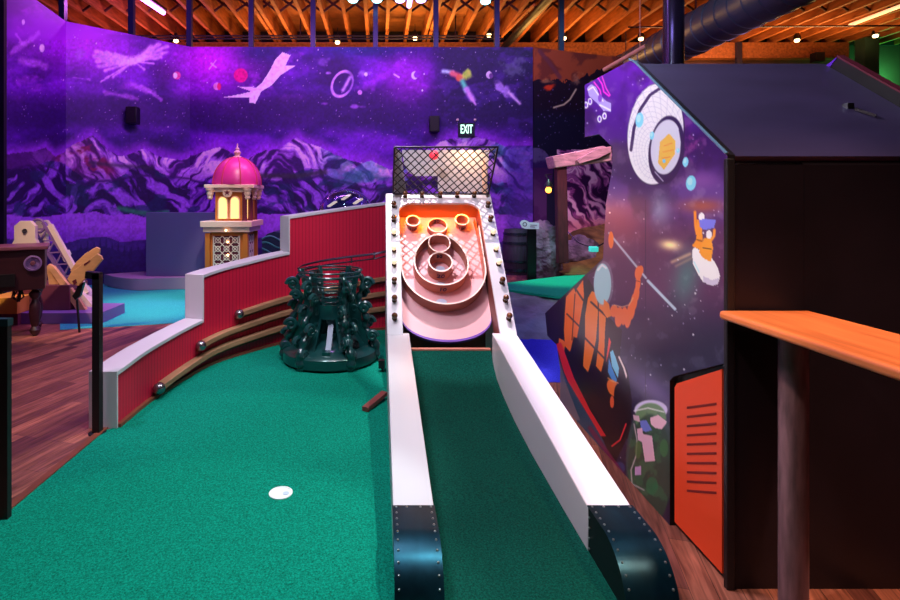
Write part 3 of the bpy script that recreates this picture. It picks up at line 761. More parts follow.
# marquee bulbs
def bulb(px, py, lit):
    u, v = pS(px, py+1.5); c = S3(u, v, 0); ax = S3(0,0,1)-S3(0,0,0)
    s_ = MB().lathe([(.022, 0), (.022, .012), (.017, .018), (.017, .02)], c, 16, ax).build('bulb_socket', 'socket', sk)
    MB().lathe([(.012, .018), (.022, .034), (.026, .048), (.022, .062), (.012, .071), (.001, .074)], c, 16, ax).build('marquee_bulb', 'bulb_on' if lit else 'bulb_off', s_, label='lit cream bulb' if lit else None)
for i, (y, l) in enumerate(((205,0),(219,0),(233,1),(249,1),(263,1),(281,0),(299,0),(317,0))):
    bulb(393.5+i*.15, y, l)
    t = (y-205)/112.; bulb(487.5+t*21, y, l)
for x in (405, 422, 440, 457, 474): bulb(x, 195, 0)

# net cage over the top
vb = VT-.01; cb = [S3(XL+.07, vb, .005), S3(XR-.07, vb, .005)]
ct = [at(394.5, 147, 4.93), at(498, 147, 4.93)]
cb = [Vector((ct[0].x-.005, 5.27, 1.61)), Vector((ct[1].x-.02, 5.27, 1.61))]
back_t = [Vector((ct[0].x+.02, 5.6, ct[0].z)), Vector((ct[1].x-.02, 5.6, ct[1].z))]
cg = MB(); U_ = (cb[1]-cb[0]); W_ = (ct[0]-cb[0]); nW = 21; 
def net(mbx, A, Ux, Vx, nu, nv, r):
    """diamond mesh over the parallelogram A + Ux, Vx"""
    for k in range(-nv, nu+1):
        for sgn in (1, -1):
            # lines u = k + sgn*t , v = t in cell units
            a0 = k if sgn == 1 else k+nv
            pts = []
            t0, t1 = 0.0, float(nv)
            if sgn == 1: t0 = max(t0, -a0); t1 = min(t1, nu-a0)
            else: t0 = max(t0, a0-nu); t1 = min(t1, a0)
            if t1-t0 < .05: continue
            f = lambda t: A+Ux*((a0+sgn*t)/nu)+Vx*(t/nv)
            mbx.tube([f(t0), f(t1)], r, 6)
net(cg, cb[0], U_, W_, 12, 6, .0055)
cg.build('front_net', 'wire', sk)
fr = MB(); 
for a, c in ((cb[0], cb[1]), (ct[0], ct[1]), (cb[0], ct[0]), (cb[1], ct[1])): fr.cyl(a, c, .009, 10)
for a, c in ((ct[0], back_t[0]), (ct[1], back_t[1]), (back_t[0], back_t[1])): fr.cyl(a, c, .007, 8)
fr.build('cage_frame', 'wire', sk)
# sheet side, curved pink back board and warm board behind the net
MB().add([cb[0]+Vector((.0,0,0)), ct[0], ct[0]+Vector((.07, .5, 0)), cb[0]+Vector((.14, .28, 0)), cb[0]+Vector((.012,0,0)), ct[0]+Vector((.012,0,0)), ct[0]+Vector((.082, .5, 0)), cb[0]+Vector((.152, .28, 0))], [(0,1,2,3),(7,6,5,4),(0,4,5,1),(1,5,6,2),(2,6,7,3),(3,7,4,0)]).build('side_sheet', 'sheet', sk)
YB = 5.55
def bp(pts): return [((p[0]-CX)*YB/F, CH-(p[1]-CY)*YB/F) for p in pts]
MB().prism(bp([(402,150),(489,150),(487,192),(438,192),(438,176),(415,176),(408,172),(404,164)]), lambda a, c, d: (a, d, c), YB, YB+.02).build('cage_back', 'white', sk)
MB().prism([(x, y) for x, y in ((5.28, 1.60), (5.5, 1.60), (5.5, 1.95), (5.44, 1.97), (5.36, 1.86))], lambda a, c, d: (d, a, c), XR-.05, XR-.03).build('side_cheek', 'cream', sk)
MB().sphere(at(434, 155, 5.3), .048, 20).build('signal_lamp', 'redball', sk)

# ================================================================== WIRE TRACK + FUNNEL
FCX, FCY, FR = -.485, 5.157, .455
fn = thing('funnel_hole', (FCX, FCY, .006), 'dark green iron funnel obstacle with scrollwork arms on a round base', 'golf obstacle')
MB().lathe([(FR-.03, .006), (FR, .03), (FR, .115), (FR-.02, .135), (.22, .20), (.12, .215), (.001, .215)], (FCX, FCY, 0), 48).build('base', 'iron', fn)
tr = MB()
sp = []
for k in range(141):
    t = k/140; z = .86-.36*t; r = .30-.25*t**.75; a = t*2*PI*7; sp.append((FCX+r*math.cos(a), FCY+r*math.sin(a), z))
tr.tube(sp, .0065, 6)
tr.build('wire_spiral', 'iron', fn)
hp = MB()
for z, r in ((.87, .31), (.83, .305), (.74, .27)): hp.tube([(FCX+r*math.cos(a*PI/24), FCY+r*math.sin(a*PI/24), z) for a in range(48)], .008, 8, closed=True)
hp.build('wire_hoops', 'iron', fn)
def arm(ang, parent):
    ca, sa = math.cos(ang), math.sin(ang); e = lambda r, z, s=0: Vector((FCX+r*.93*ca-s*sa, FCY+r*.93*sa+s*ca, z))
    m = MB()
    # web plate with a waved outline
    prof = [(.40,.11),(.40,.24),(.335,.33),(.33,.46),(.27,.56),(.275,.68),(.30,.80),(.315,.885),(.27,.885),(.235,.76),(.20,.60),(.16,.47),(.15,.36),(.20,.22),(.26,.14)]
    n = len(prof); m.add([e(r, z, -.016) for r, z in prof]+[e(r, z, .016) for r, z in prof], [tuple(range(n)), tuple(reversed(range(n, 2*n)))]+[(i, i+n, (i+1) % n+n, (i+1) % n) for i in range(n)])
    o = m.build('arm', 'iron', parent)
    m = MB()
    # thick tapering scroll up the outside
    pts = cr([e(.47,.05), e(.475,.14), e(.43,.24), e(.36,.33,.02), (e(.385,.42,-.02)), e(.32,.52), e(.30,.62,.015), e(.34,.72), e(.325,.82), e(.30,.88)], 6)
    k = len(pts); m.tube(pts, [.045-.028*i/(k-1)+.008*math.sin(i*1.1) for i in range(k)], 12)
    for (r, z, s, R) in ((.40,.36,.055,.058),(.37,.52,-.045,.055),(.385,.74,.01,.062),(.35,.64,.055,.045),(.45,.25,-.05,.05),(.45,.14,.03,.045)):
        c = e(r, z, s); q = []
        for j in range(22):
            tt = j/21; a = tt*2*PI*1.5; rr = R*(1-.78*tt); q.append(c+(Vector((ca, sa, 0))*math.cos(a)+Vector((0,0,1))*math.sin(a))*rr+Vector((-sa, ca, 0))*(.012*tt*(1 if s >= 0 else -1)))
        m.tube(q, [.023-.009*j/21 for j in range(22)], 8)
        m.sphere(c, R*.36, 10)
    for (r, z) in ((.43,.06),(.46,.03)): m.sphere(e(r, z, 0), .045, 12, (1, 1, .8))
    m.build('scrollwork', 'iron', o)
    for (r, z, R) in ((.255,.36,.034),(.255,.50,.028),(.27,.245,.038),(.235,.62,.022)):
        if True:
            h = MB(); s = 0; h.tube([e(r+R*math.cos(a*PI/10), z+R*math.sin(a*PI/10), s) for a in range(20)], .024, 6, closed=True); h.build('round_eyelet', 'iron', o)
for a in (-122, -60, -5, 52, 118, 184): arm(math.radians(a), fn)
# curved conical skirt plates between the arms, leaving the front open
def skirt(a0, a1, prof):
    K = max(2, int((a1-a0)/6)); P = []; n = len(prof)
    for i in range(K+1):
        a = math.radians(a0+(a1-a0)*i/K)
        for (r, z) in prof: P.append((FCX+r*math.cos(a), FCY+r*math.sin(a), z))
    o = MB().add(P, [(i*n+j, i*n+j+1, (i+1)*n+j+1, (i+1)*n+j) for i in range(K) for j in range(n-1)]).build('funnel_skirt', 'iron', fn)
    so = o.modifiers.new('t', 'SOLIDIFY'); so.thickness = .012; return o
skirt(-70, 250, [(.37, .13), (.30, .22), (.24, .32), (.20, .43)]); o = skirt(-110, 250, [(.20, .43), (.185, .50), (.19, .56)])
for a in (-128, -52, -142, -38):
    for (r, z, R_) in ((.325, .20, .032), (.255, .32, .028), (.205, .45, .022)):
        ca, sa = math.cos(math.radians(a)), math.sin(math.radians(a)); c = Vector((FCX+r*ca, FCY+r*sa, z)); nn = Vector((ca, sa, .55)).normalized()
        MB().lathe([(R_, -.01), (R_+.012, .006), (R_, .014), (R_-.006, .004), (.001, .0)], c, 18, nn).build('round_eyelet', 'metalside', o)
tg = MB(); pts = cr([(FCX+.01, FCY-.30, .17), (FCX+.015, FCY-.24, .24), (FCX+.02, FCY-.16, .36), (FCX+.02, FCY-.12, .43)], 5)
for i in range(len(pts)-1): tg.bar(pts[i], pts[i+1]+(pts[i+1]-pts[i])*.1, .05, .012)
tg.build('exit_tongue', 'sheet', fn); MB().box(FCX-.035, FCX+.035, FCY-.40, FCY-.33, .15, .18).build('tongue_bracket', 'iron', fn)
tk = thing('wire_track', (-.1, 5.6, .9), 'curved pair of dark wire ball rails entering the funnel top', 'track')
for dz, dy in ((0, 0), (.0, .09), (-.05, .04)):
    p0 = at(386, 253, 5.55); pts = cr([Vector((.12, 5.55+dy, p0.z+dz+.03)), Vector((-.05, 5.58+dy, .98+dz)), Vector((-.30, 5.52+dy, .955+dz)), Vector((-.58, 5.44+dy*.8, .925+dz)), Vector((-.76, 5.28+dy*.2, .90+dz)), Vector((-.795, 5.14, .885+dz))], 6)
    MB().tube(pts, .008, 8).build('rod', 'wire', tk)
tk2 = MB(); tk2.cyl((-.30, 5.565, .89), (-.30, 5.565, .95), .01); tk2.cyl((-.06, 5.62, .92), (-.06, 5.62, 1.0), .01); tk2.build('clamp', 'steel', tk)

# ================================================================== FLOOR BITS
p = flo(280.8, 494.3)
g = thing('golf_cup', (p.x, p.y, .006), 'white-rimmed golf cup sunk flat in the green turf', 'golf hole')
MB().lathe([(.062, .006), (.062, .010), (.054, .010), (.054, .0075), (.002, .0075)], (p.x, p.y, 0), 40).build('cup_rim', 'cupwhite', g)
sm_ = MB(); sm_.lathe([(.016, .0075), (.016, .0095), (.001, .0095)], (p.x+.028, p.y-.004, 0), 20); sm_.build('cup_liner', 'hole', g)
a, c = flo(365, 410, .02), flo(384.5, 397, .02)
tag(MB().bar(Vector((a.x, a.y, .025)), Vector((c.x-.0, c.y, .05)), .05, .03).build('wooden_stop', 'reddishwood', loc=(a.x, a.y, .006)), 'small red-brown wooden bar on the turf beside the white rail', 'bar')
a = flo(383.5, 372)
t = thing('bracket_box', (a.x, a.y, .006), 'small black box fixed low by the white game rail', 'box')
MB().box(-.045+a.x, .0+a.x+.012, a.y-.03, a.y+.03, .04, .11).build('box_body', 'greyplastic', t)
MB().box(-.02+a.x, .0+a.x+.0, a.y-.02, a.y+.02, .006, .04).build('box_foot', 'greyplastic', t)

# ================================================================== SPACE CABINET
KX, KY0 = 1.38, 2.106
def pK(px, py):
    Y = KX*F/(px-CX); return (Y, CH-(py-CY)*Y/F)
cab = thing('space_cabinet', (KX+.6, 2.6, 0), 'tall black cabinet with purple space mural and sloped top', 'cabinet')
prof = [(KY0, .0), (KY0, 1.73), (2.86, 2.29), (2.92, 2.32), (3.57, 2.325), (3.57, 1.974), (3.34, 1.966), (3.15, 1.865), (3.15, 1.74), (3.236, 1.53), (3.28, 1.19), (4.43, .605), (4.37, .43), (4.14, .42), (4.06, .25), (4.06, .0)]
dr = [pK(672, 380), pK(674.5, 377), pK(727, 365.5)]
dr0, dr1 = dr[0][0], KY0
# panel with a notch where the orange door sits
panel = [(dr0+.02, .0), (dr0+.02, dr[0][1]-.01), (dr0-.015, dr[0][1]+.022), (KY0, dr[2][1]+.012)]+prof[1:]
MB().prism(panel, lambda a, c, d: (d, a, c), KX+.002, KX+.03).build('side_board', 'black', cab)
def paint_cab(px, py):
    P = Paint(px, py); x, y = px, py; n1 = fbm(x/34, y/40); n2 = fbm(x/9+5, y/12); n3 = fbm(x/3, y/3, 3)
    P.fill((52, 24, 88)); P.fill((74, 24, 142), sm(200, 60, y)); P.fill((96, 26, 176), sm(105, 60, y)*sm(600, 640, x)*.7); P.fill((48, 20, 92), sm(190, 210, y)*.0)
    P.fill((110, 78, 160), np.exp(-((y-200)/26)**2)*.45)
    P.fill((78, 42, 70), sm(205, 240, y)*sm(370, 300, y)*.75); P.fill((122, 54, 84), np.exp(-((x-622)/22)**2-((y-228)/26)**2)*.6)
    P.fill((24, 22, 50), sm(285, 345, y)*.9); P.fill((30, 16, 50), sm(.5, .68, n1)*.5); P.fill((26, 20, 52), sm(400, 460, y)*.7); P.fill((96, 66, 140), np.exp(-((x-655)/26-(y-395)/60*0)**2-((y-390+(x-655)*-.6)/14)**2)*.6)
    P.fill((60, 96, 104), np.exp(-((x-686)/14)**2-((y-278+(x-686)*.6)/26)**2)*.8); P.fill((120, 132, 160), np.exp(-((x-660)/10)**2-((y-210)/16)**2)*.6)
    P.fill((150, 70, 44), np.exp(-((x-702)/22)**2-((y-206)/7)**2)*.75); P.fill((140, 80, 160), np.exp(-((x-700)/20)**2-((y-180)/10)**2)*.5)
    P.fill((110, 30, 110), sm(.55, .7, n2)*np.exp(-((x-690)/16)**2-((y-140)/18)**2)*.7)
    P.fill((236, 200, 150), np.exp(-((x-670)/10)**2-((y-245+(x-670)*-.1)/5)**2)*.95); P.line([(672,262),(690,254)], 1.2, (200, 160, 130), 2, .7); P.line([(676,266),(692,258)], .8, (190, 150, 120), 2, .5)
    P.fill((200, 190, 210), sm(.6, .75, n2)*.12)
    P.stars(170, (585, 60, 727, 480), (190, 185, 220), (.4, .9)); P.stars(40, (585, 60, 727, 400), (235, 235, 250), (.6, 1.1))
    P.line([(645.5,200),(645.5,520)], .35, (36, 22, 52), .3, .8)
    # round ship
    c0 = (656, 134)
    P.ell(656, 134.5, 28.6, 51.5, (34, 18, 60), rot=.08, soft=.02); P.ell(655.5, 134, 27.8, 50.5, (208, 200, 216), rot=.08, soft=.02)
    g = (np.abs((np.hypot((x-652)/26, (y-150)/46)*9) % 1-.5) < .08) & (np.hypot((x-656)/27.5, (y-133)/49) < 1); P.fill((160, 150, 180), g*.6)
    g = (np.abs((np.arctan2(y-150, x-664)*7) % 1-.5) < .09) & (np.hypot((x-656)/27.5, (y-133)/49) < 1); P.fill((170, 160, 188), g*.6)
    P.line([(662,87),(650,95),(640,110),(634,128),(631,150)], 1.5, (52, 34, 78), .4)
    P.ell(666.5, 150, 17.8, 34.5, (40, 26, 66), rot=.12, soft=.03); P.ell(666, 147, 15, 27.5, (178, 170, 198), rot=.12, soft=.03)
    P.line([(680,130),(682,142),(681,158),(676,172)], 1.2, (40, 26, 66), .6); P.line([(655,172),(663,181)], .5, (150, 140, 170), .4)
    P.poly([(660,142),(669,133.5),(675.5,141),(675,154),(664,170),(658,163)], (236, 150, 66)); P.line([(664,146),(672,143)], .4, (200, 110, 50)); P.line([(663,152),(673,150)], .4, (200, 110, 50)); P.line([(662,158),(670,157)], .4, (200, 110, 50)); P.ell(664, 161, 1.6, 2, (90, 160, 230))
    for ex, ey, rx, ry in ((639.5,120,4,7.6),(652,135.5,2.2,4.2),(678,150.5,1.5,2.4),(685.5,162,2.8,5),(691,183,5,7.6)):
        P.ell(ex, ey, rx, ry, (110, 176, 226), rot=.1); P.ell(ex-rx*.2, ey-ry*.2, rx*.5, ry*.5, (150, 205, 240), rot=.1)
    # little vehicle top left
    P.line([(598,78),(602,84),(604,92),(609,96)], .8, (220, 40, 190)); P.line([(594,82),(600,90),(601,95)], .7, (220, 50, 190)); P.line([(602,76),(606,88),(610,95)], .6, (230, 60, 190))
    P.poly([(587,88),(591,84),(596,87),(599,94),(606,101),(611,103),(611,112),(603,110),(597,103),(589,96)], (150, 130, 210)); P.line([(588,90),(593,87),(597,93),(603,101)], .6, (210, 200, 240), .4); P.line([(600,105),(610,110)], .8, (220, 210, 240)); P.ell(600, 98, 2, 4, (110, 60, 180))
    for ex, ey in ((586,105),(590,101.5),(599.5,119),(604.5,116)): P.ell(ex, ey, 2.2, 3.6, (190, 180, 225)); P.ell(ex, ey, 1.1, 2, (100, 50, 180))
    # riders in a small white shuttle
    P.poly([(692,250),(695,247),(702,252),(712,258),(718,268),(720,276),(718,284),(712,286),(703,282),(698,274),(693,264)], (222, 206, 218)); P.poly([(703,276),(712,280),(719,278),(718,284),(712,286),(703,282)], (170, 156, 190)); 
    P.poly([(697,232),(702,230),(703,243),(700,250),(692,246),(696,240)], (236, 118, 40)); P.line([(697,234),(695.5,226),(695,212)], 1.3, (236, 118, 40)); P.ell(701.5, 217, 3, 4.2, (226, 226, 236)); P.poly([(697,220),(702,220),(702,236),(696,234)], (236, 118, 40))
    P.poly([(704,238),(711,237),(713,248),(711,262),(703,258),(699,252)], (240, 124, 44)); P.line([(711,240),(714,236),(714.5,230)], 1.3, (240, 124, 44)); P.ell(709, 234.5, 3, 4.2, (216, 216, 230)); P.poly([(699,220),(706,218.5),(716,220),(714,228),(704,230),(700,227)], (96, 96, 196))
    P.line([(703,248),(711,249)], .5, (40, 20, 20)); P.line([(697,240),(702,241)], .5, (40, 20, 20)); P.line([(694,262),(699,272)], .9, (120, 170, 200), .6, .6)
    # big astronaut: suit, helmet, reaching arm with a pole
    P.line([(609,233),(646,278)], 1.0, (150, 150, 176), .5); P.line([(648,281),(675,309)], 1.4, (150, 160, 190), .5); P.ell(611, 240, 2.6, 8.5, (236, 96, 50)); 
    D = (14, 8, 20)
    P.poly([(545,313),(603,258),(600,268),(588,275),(576,330),(560,345),(540,345),(540,320)], (26, 10, 34))
    P.poly([(583,290),(588,278),(596,292),(603,300),(610,318),(622,330),(620,356),(628,372),(632,400),(626,440),(612,470),(588,440),(566,392),(558,350),(566,330),(577,318)], D)
    OR_ = (255, 88, 18); OR2 = (255, 98, 28)
    P.poly([(566,297),(574,288),(577,297),(574,335),(570,352),(565,346),(564,330)], OR_); P.poly([(576,290),(583,280),(584,296),(580,320),(577,338),(572,336),(574,316)], OR_)
    P.line([(575,294),(572,340)], .5, D); P.line([(575,288),(583,300)], .9, D); P.line([(567,314),(579,326)], .8, D)
    P.poly([(588,298),(592,291),(597,294),(598,312),(596,340),(592,358),(588,372),(583,366),(585,340),(585,316)], OR2); P.poly([(599,299),(607,302),(605,330),(604,360),(601,372),(596,366),(599,340)], OR2)
    P.line([(591,302),(606,316)], 1.0, D); P.line([(585,338),(604,358)], .9, D); P.poly([(559,338),(566,342),(562,362),(558,350)], OR_)
    P.ell(603.5, 284, 10, 23, (120, 118, 140), soft=.03, w=.55); P.ell(602.5, 284, 8.6, 20.5, (140, 166, 186), soft=.03); P.line([(598,270),(602,265),(606,268)], .9, (206, 216, 222), .7); 
    P.poly([(604,299),(609,304),(611,316),(607,318),(603,312)], (240, 100, 40))
    A = (255, 88, 48)
    for ax, ay, rx, ry in ((614,311,4,6),(619,317,4,10),(624,316,3.4,9),(628,318,3.2,10),(631,311,3.8,9),(634,302,3.2,9),(636.5,294,2.8,8),(638,284,2.4,8),(638.5,273,3.6,7)): P.ell(ax, ay, rx, ry, A, rot=.1, soft=.1)
    P.ell(641, 270, 2.4, 4.6, A); P.line([(636,281),(640,281.5)], .5, (120, 40, 30)); P.line([(614,305),(622,307),(629,305),(633,298)], .5, (250, 170, 140), .5, .7)
    P.poly([(609,338),(613,350),(620,366),(622,380),(618,392),(613,382),(606,362)], (24, 12, 30)); P.poly([(610,352),(613,350),(619,368),(618,378),(612,366)], (110, 170, 224)); P.poly([(609,358),(612,368),(617,380),(615,386),(608,372)], (60, 120, 190)); P.poly([(609,337),(611,342),(608,356),(606,362)], (230, 60, 50))
    P.ell(613, 388, 5.4, 9, (236, 92, 40), rot=-.4); P.line([(608,378),(612,381),(618,383)], .6, (250, 140, 90)); P.ell(618, 394, 4, 10, D); P.line([(619,357),(624,368),(627.5,380),(628,396)], .9, (196, 176, 186), .4)
    P.poly([(628,372),(632,400),(630,440),(620,436),(622,396)], D); P.ell(612, 402, 2, 6, (230, 80, 50))
    # red/blue hull below
    P.poly([(556,344),(561,342),(574,378),(590,410),(606,436),(598,436),(580,410),(564,372)], (190, 30, 44)); P.poly([(556,350),(566,378),(584,408),(602,438),(616,470),(600,480),(560,440),(552,360)], (24, 60, 92)); P.poly([(552,352),(557,352),(566,384),(580,420),(560,420),(550,380)], (96, 86, 110))
    P.line([(612,446),(620,440),(626,424)], .6, (220, 40, 50))
    # planet with map
    P.ell(650, 462, 24, 60, (44, 58, 66), soft=.03); P.ell(651, 410, 16.5, 10, (176, 160, 206), soft=.05); P.ell(650.5, 418, 15.6, 15, (84, 110, 84), soft=.06); P.ell(650, 470, 22, 56, (34, 52, 48), soft=.03, w=.85)
    P.fill((50, 84, 66), sm(.52, .62, n2)*(np.hypot((x-650)/22, (y-465)/58) < 1)*.7)
    P.line([(634,411),(648,408),(664,412)], .5, (200, 190, 210)); P.poly([(650,418),(658,415),(667,422),(662,429),(655,428),(651,424)], (196, 150, 180)); P.poly([(640,421),(646,420),(652,430),(646,432),(641,430)], (88, 96, 180)); P.poly([(637,429),(642,428),(643,434),(652,436),(655,461),(645,462),(642,442),(638,440)], (190, 144, 178)); P.poly([(633,415),(639,416),(640,422),(634,420)], (180, 140, 170)); P.poly([(635,467),(641,466),(641,475),(635,475)], (160, 120, 180))
    P.line([(634,424),(637,440),(636,456),(631,470),(632,484),(644,490)], .6, (150, 136, 156)); P.ell(619, 468, 6, 6, (50, 54, 110), w=.7); P.ell(652, 486, 6, 9, (36, 90, 66), w=.8); P.ell(664, 448, 4, 9, (52, 96, 60), w=.8); P.ell(638, 450, 3, 9, (60, 90, 50), w=.7)
    P.line([(590,428),(640,500),(672,534)], 2.2, (110, 16, 60), 1.2, .8)
    P.fill((30, 16, 52), sm(1.2, .2, np.abs(y-(60+(x-632)*.97-.5)))*0)
    return P.c
CL = (.62, .55, .68)
U0 = KY0; clip = [(a-U0, c) for a, c in panel]
painted_grid('mural_panel', (KX, KY0, 0), (0, 2.34, 0), (0, 0, 2.34), 560, 520, paint_cab, CL, attr_mat('space_print', .28, .5), cab, clip)
# body: black front, sloped top, far side with raised panel
RX = 2.40
body = [(KY0+.006, .0), (KY0+.006, 1.69), (2.86, 2.25), (3.5, 2.25), (3.5, 0.0)]
MB().prism(body, lambda a, c, d: (d, a, c), KX+.31, RX-.002).build('cabinet_body', 'blackpanel', cab)
MB().box(KX+.03, KX+.309, KY0+.006, KY0+.03, 0, 1.69).build('front_panel', 'blackpanel', cab)
MB().box(KX-.003, KX+.028, KY0-.004, KY0+.02, 0, 1.715).build('corner_post', 'black', cab, bevel=.004)
MB().prism([(KY0-.002, 1.724), (2.86, 2.285), (2.90, 2.285), (2.90, 2.26), (KY0+.03, 1.70)], lambda a, c, d: (d, a, c), KX+.03, RX-.002).build('roof_board', 'roofblack', cab)
rp = [(KY0-.05, 0), (KY0-.05, 1.75), (2.78, 2.30), (3.3, 2.10), (3.3, 0)]
MB().prism(rp, lambda a, c, d: (d, a, c), RX, RX+.03).build('far_side_board', 'black', cab)
MB().prism([(KY0-.05, 1.75), (2.78, 2.30), (2.78, 2.31), (KY0-.05, 1.76)], lambda a, c, d: (d, a, c), RX-.006, RX+.034).build('edge_trim', 'maroon', cab)
MB().prism([(2.93, 2.15), (2.78, 2.30), (3.3, 2.10)], lambda a, c, d: (d, a, c), RX-.004, RX).build('mural_panel', mat('violet_print', (100, 40, 200), .4), cab)
MB().tube([(KX-.002, KY0, 1.735), (KX-.002, 2.87, 2.30), (KX-.002, 2.93, 2.328)], .006, 8).build('edge_trim', mat('teal_edge', (90, 130, 150), .3), cab)
# orange louvred door
dz = [(KY0+.052, .03), (dr0-.0, .03), (dr0-.0, dr[0][1]-.035), (dr0-.02, dr[0][1]-.01), (KY0+.052, dr[2][1]-.03)]
dr_o = MB().prism(dz, lambda a, c, d: (d, a, c), KX+.012, KX+.03).build('louvre_door', 'orange', cab, label='orange door with ten slots')
MB().box(KX+.03, KX+.05, KY0+.05, dr0+.02, 0, 1.2).build('door_recess', 'black', cab)
for k in range(10):
    pa = (684.5, 407.5+9.35*k+.0*k); ya, za = (lambda p: p)(pK(684.5, 407.5+9.35*k*.985)); yb, zb = pK(713.5, 403.5+9.9*k)
    MB().hexa([(KX+.0105, ya, za-.006), (KX+.0105, yb, zb-.006), (KX+.02, yb, zb-.006), (KX+.02, ya, za-.006), (KX+.0105, ya, za+.004), (KX+.0105, yb, zb+.004), (KX+.02, yb, zb+.004), (KX+.02, ya, za+.004)]).build('louvre_slot', 'slot', dr_o)
MB().box(2.145, 2.175, 2.43, 2.46, 1.97, 1.995).bar((2.17, 2.42, 1.965), (2.21, 2.36, 1.925), .012, .012).build('roof_hook', 'steel', cab)
# ---- bar table
bt = thing('bar_table', (1.51, 1.94, 0), 'orange-lit wooden bar-height table on one round post before the black cabinet', 'table')
MB().box(1.333, 1.69, .62, 2.088, 1.082, 1.116).build('table_top', 'tabletop', bt, bevel=.012)
MB().cyl((1.513, 1.94, 0), (1.513, 1.94, 1.081), .046, 28).build('post', 'polewood', bt)
# near post of the same table, left out of frame: second leg
MB().cyl((1.513, .8, 0), (1.513, .8, 1.081), .046, 28).build('post', 'polewood', bt)

# ================================================================== LEFT SIDE
p = flo(97.5, 433)
hp_ = thing('rail_post', (p.x, p.y, 0), 'thin black square post with a round foot at the end of the stepped wall', 'post')
MB().box(p.x-.024, p.x+.024, p.y-.024, p.y+.024, .004, 1.06).build('post', 'black', hp_)
MB().lathe([(.055, 0), (.055, .006), (.03, .01), (.001, .01)], (p.x, p.y, 0), 24).build('foot_plate', 'metalside', hp_)
MB().bar((p.x+.02, p.y, 1.045), (p.x-.07, p.y, 1.055), .048, .045).build('top_bracket', 'black', hp_)
t = thing('black_counter', (-2.05, 2.75, 0), 'near black partition with a teal top at the left edge', 'partition')
MB().box(-2.6, -1.80, 2.56, 2.59, 0, .94).build('counter_body', 'black', t)
MB().box(-2.62, -1.795, 2.555, 2.595, .94, .975).build('counter_top', 'tealtop', t)
# dark table with turned leg
TY = 6.02
X1 = (45-CX)*TY/F
tb = thing('game_table', (X1, TY, 0), 'dark wooden game table with a turned leg and ring emblem', 'table')
MB().box(X1-1.3, X1, TY, TY+.5, .54, .99).build('table_box', 'tablebrown', tb, bevel=.01)
MB().box(X1-1.33, X1+.03, TY-.03, TY+.53, .99, 1.03).build('table_rim', 'tabletrim', tb, bevel=.008)
def leg(x, y):
    MB().lathe([(.02, 0), (.045, .03), (.06, .07), (.035, .11), (.05, .16), (.062, .26), (.055, .36), (.035, .40), (.03, .42), (.06, .46), (.062, .49), (.035, .52), (.045, .54)], (x, y, 0), 20).build('leg', 'tablebrown', tb)
lx = X1-.10
leg(lx, TY+.1); leg(lx-1.1, TY+.1); leg(lx, TY+.42); leg(lx-1.1, TY+.42)
tb.rotation_euler.z = .52
c = Vector((X1-.115, TY-.004, .84))
em = MB().lathe([(.088, 0), (.088, .02), (.07, .024), (.068, .004), (.001, .004)], c, 32, (0, -1, 0)).build('ring_emblem', 'propviolet', tb)
MB().lathe([(.03, 0), (.02, .02), (.001, .022)], c, 20, (0, -1, 0)).build('emblem_boss', 'tabletrim', em)
c = Vector((X1-.36, TY, .66)); MB().box(c.x-.08, c.x+.08, TY-.03, TY, c.z-.07, c.z+.07).build('coin_box', 'greyplastic', tb)
ct_ = MB(); c = Vector((X1-.26, TY+.1, .46))
for k in range(7):
    ct_.tube([c+Vector((.04*math.sin(k*2.1), 0, .09)), c+Vector((.06*math.cos(k*1.7), -.03, .0)), c+Vector((.05*math.sin(k*3.1), .02, -.06)), c+Vector((.03, 0, .08))], .008, 6)
ct_.build('cable_bundle', 'greyplastic', tb)
# catapult prop
kt = thing('catapult_prop', (-3.9, 7.2, 0), 'large white and tan wooden catapult sculpture on a violet-lit platform', 'sculpture')
def at3(px, py, Y): return at(px, py, Y)
def slab(name, m, pts, Y, th, par=kt, bevel=.004):
    return MB().prism([((a-CX)*Y/F, CH-(c-CY)*Y/F) for a, c in pts], lambda x, z, d: (x, d, z), Y, Y+th).build(name, m, par, bevel=bevel)
MB().box(-4.62, -3.49, 6.62, 7.25, .0, .14).build('platform', 'propviolet', kt, bevel=.005)
MB().box(at(18, 0, 6.9).x, at(75, 0, 6.9).x, 6.78, 7.2, .14, .46).build('lower_box', 'propbrown', kt, bevel=.005)
MB().box(at(-12, 0, 6.6).x, at(20, 0, 6.6).x, 6.55, 7.2, .14, .34).build('yellow_box', 'propyellow', kt, bevel=.005)
MB().box(at(-20, 0, 6.6).x, at(20, 0, 6.6).x, 6.56, 7.2, 0, .14).build('box_plinth', 'propbrown', kt)
slab('upright_frame', 'tanwood', [(46,267),(49,264),(52,266),(88,312),(76,312),(75,292),(50,292)], 6.85, .05)
slab('diagonal_plank', 'tanwood', [(48,268),(53,266),(77,296),(88,314),(79,314)], 6.80, .05)
slab('slanted_foot', 'propwhite', [(70,292),(78,288),(97,311),(88,313)], 7.0, .25)
slab('bearing_bracket', 'propwhite', [(8,250),(14,240),(14,226),(20,221),(30,221),(35,226),(35,239),(41,250)], 6.95, .06)
slab('bearing_bracket', 'propwhite', [(30,250),(34,240),(34,224),(36,221),(46,220),(50,225),(50,232),(46,236),(48,250)], 7.35, .06)
MB().cyl(at(24.5, 231, 6.93), at(24.5, 231, 6.955), .03, 16).build('axle_bolt', 'steel', kt)
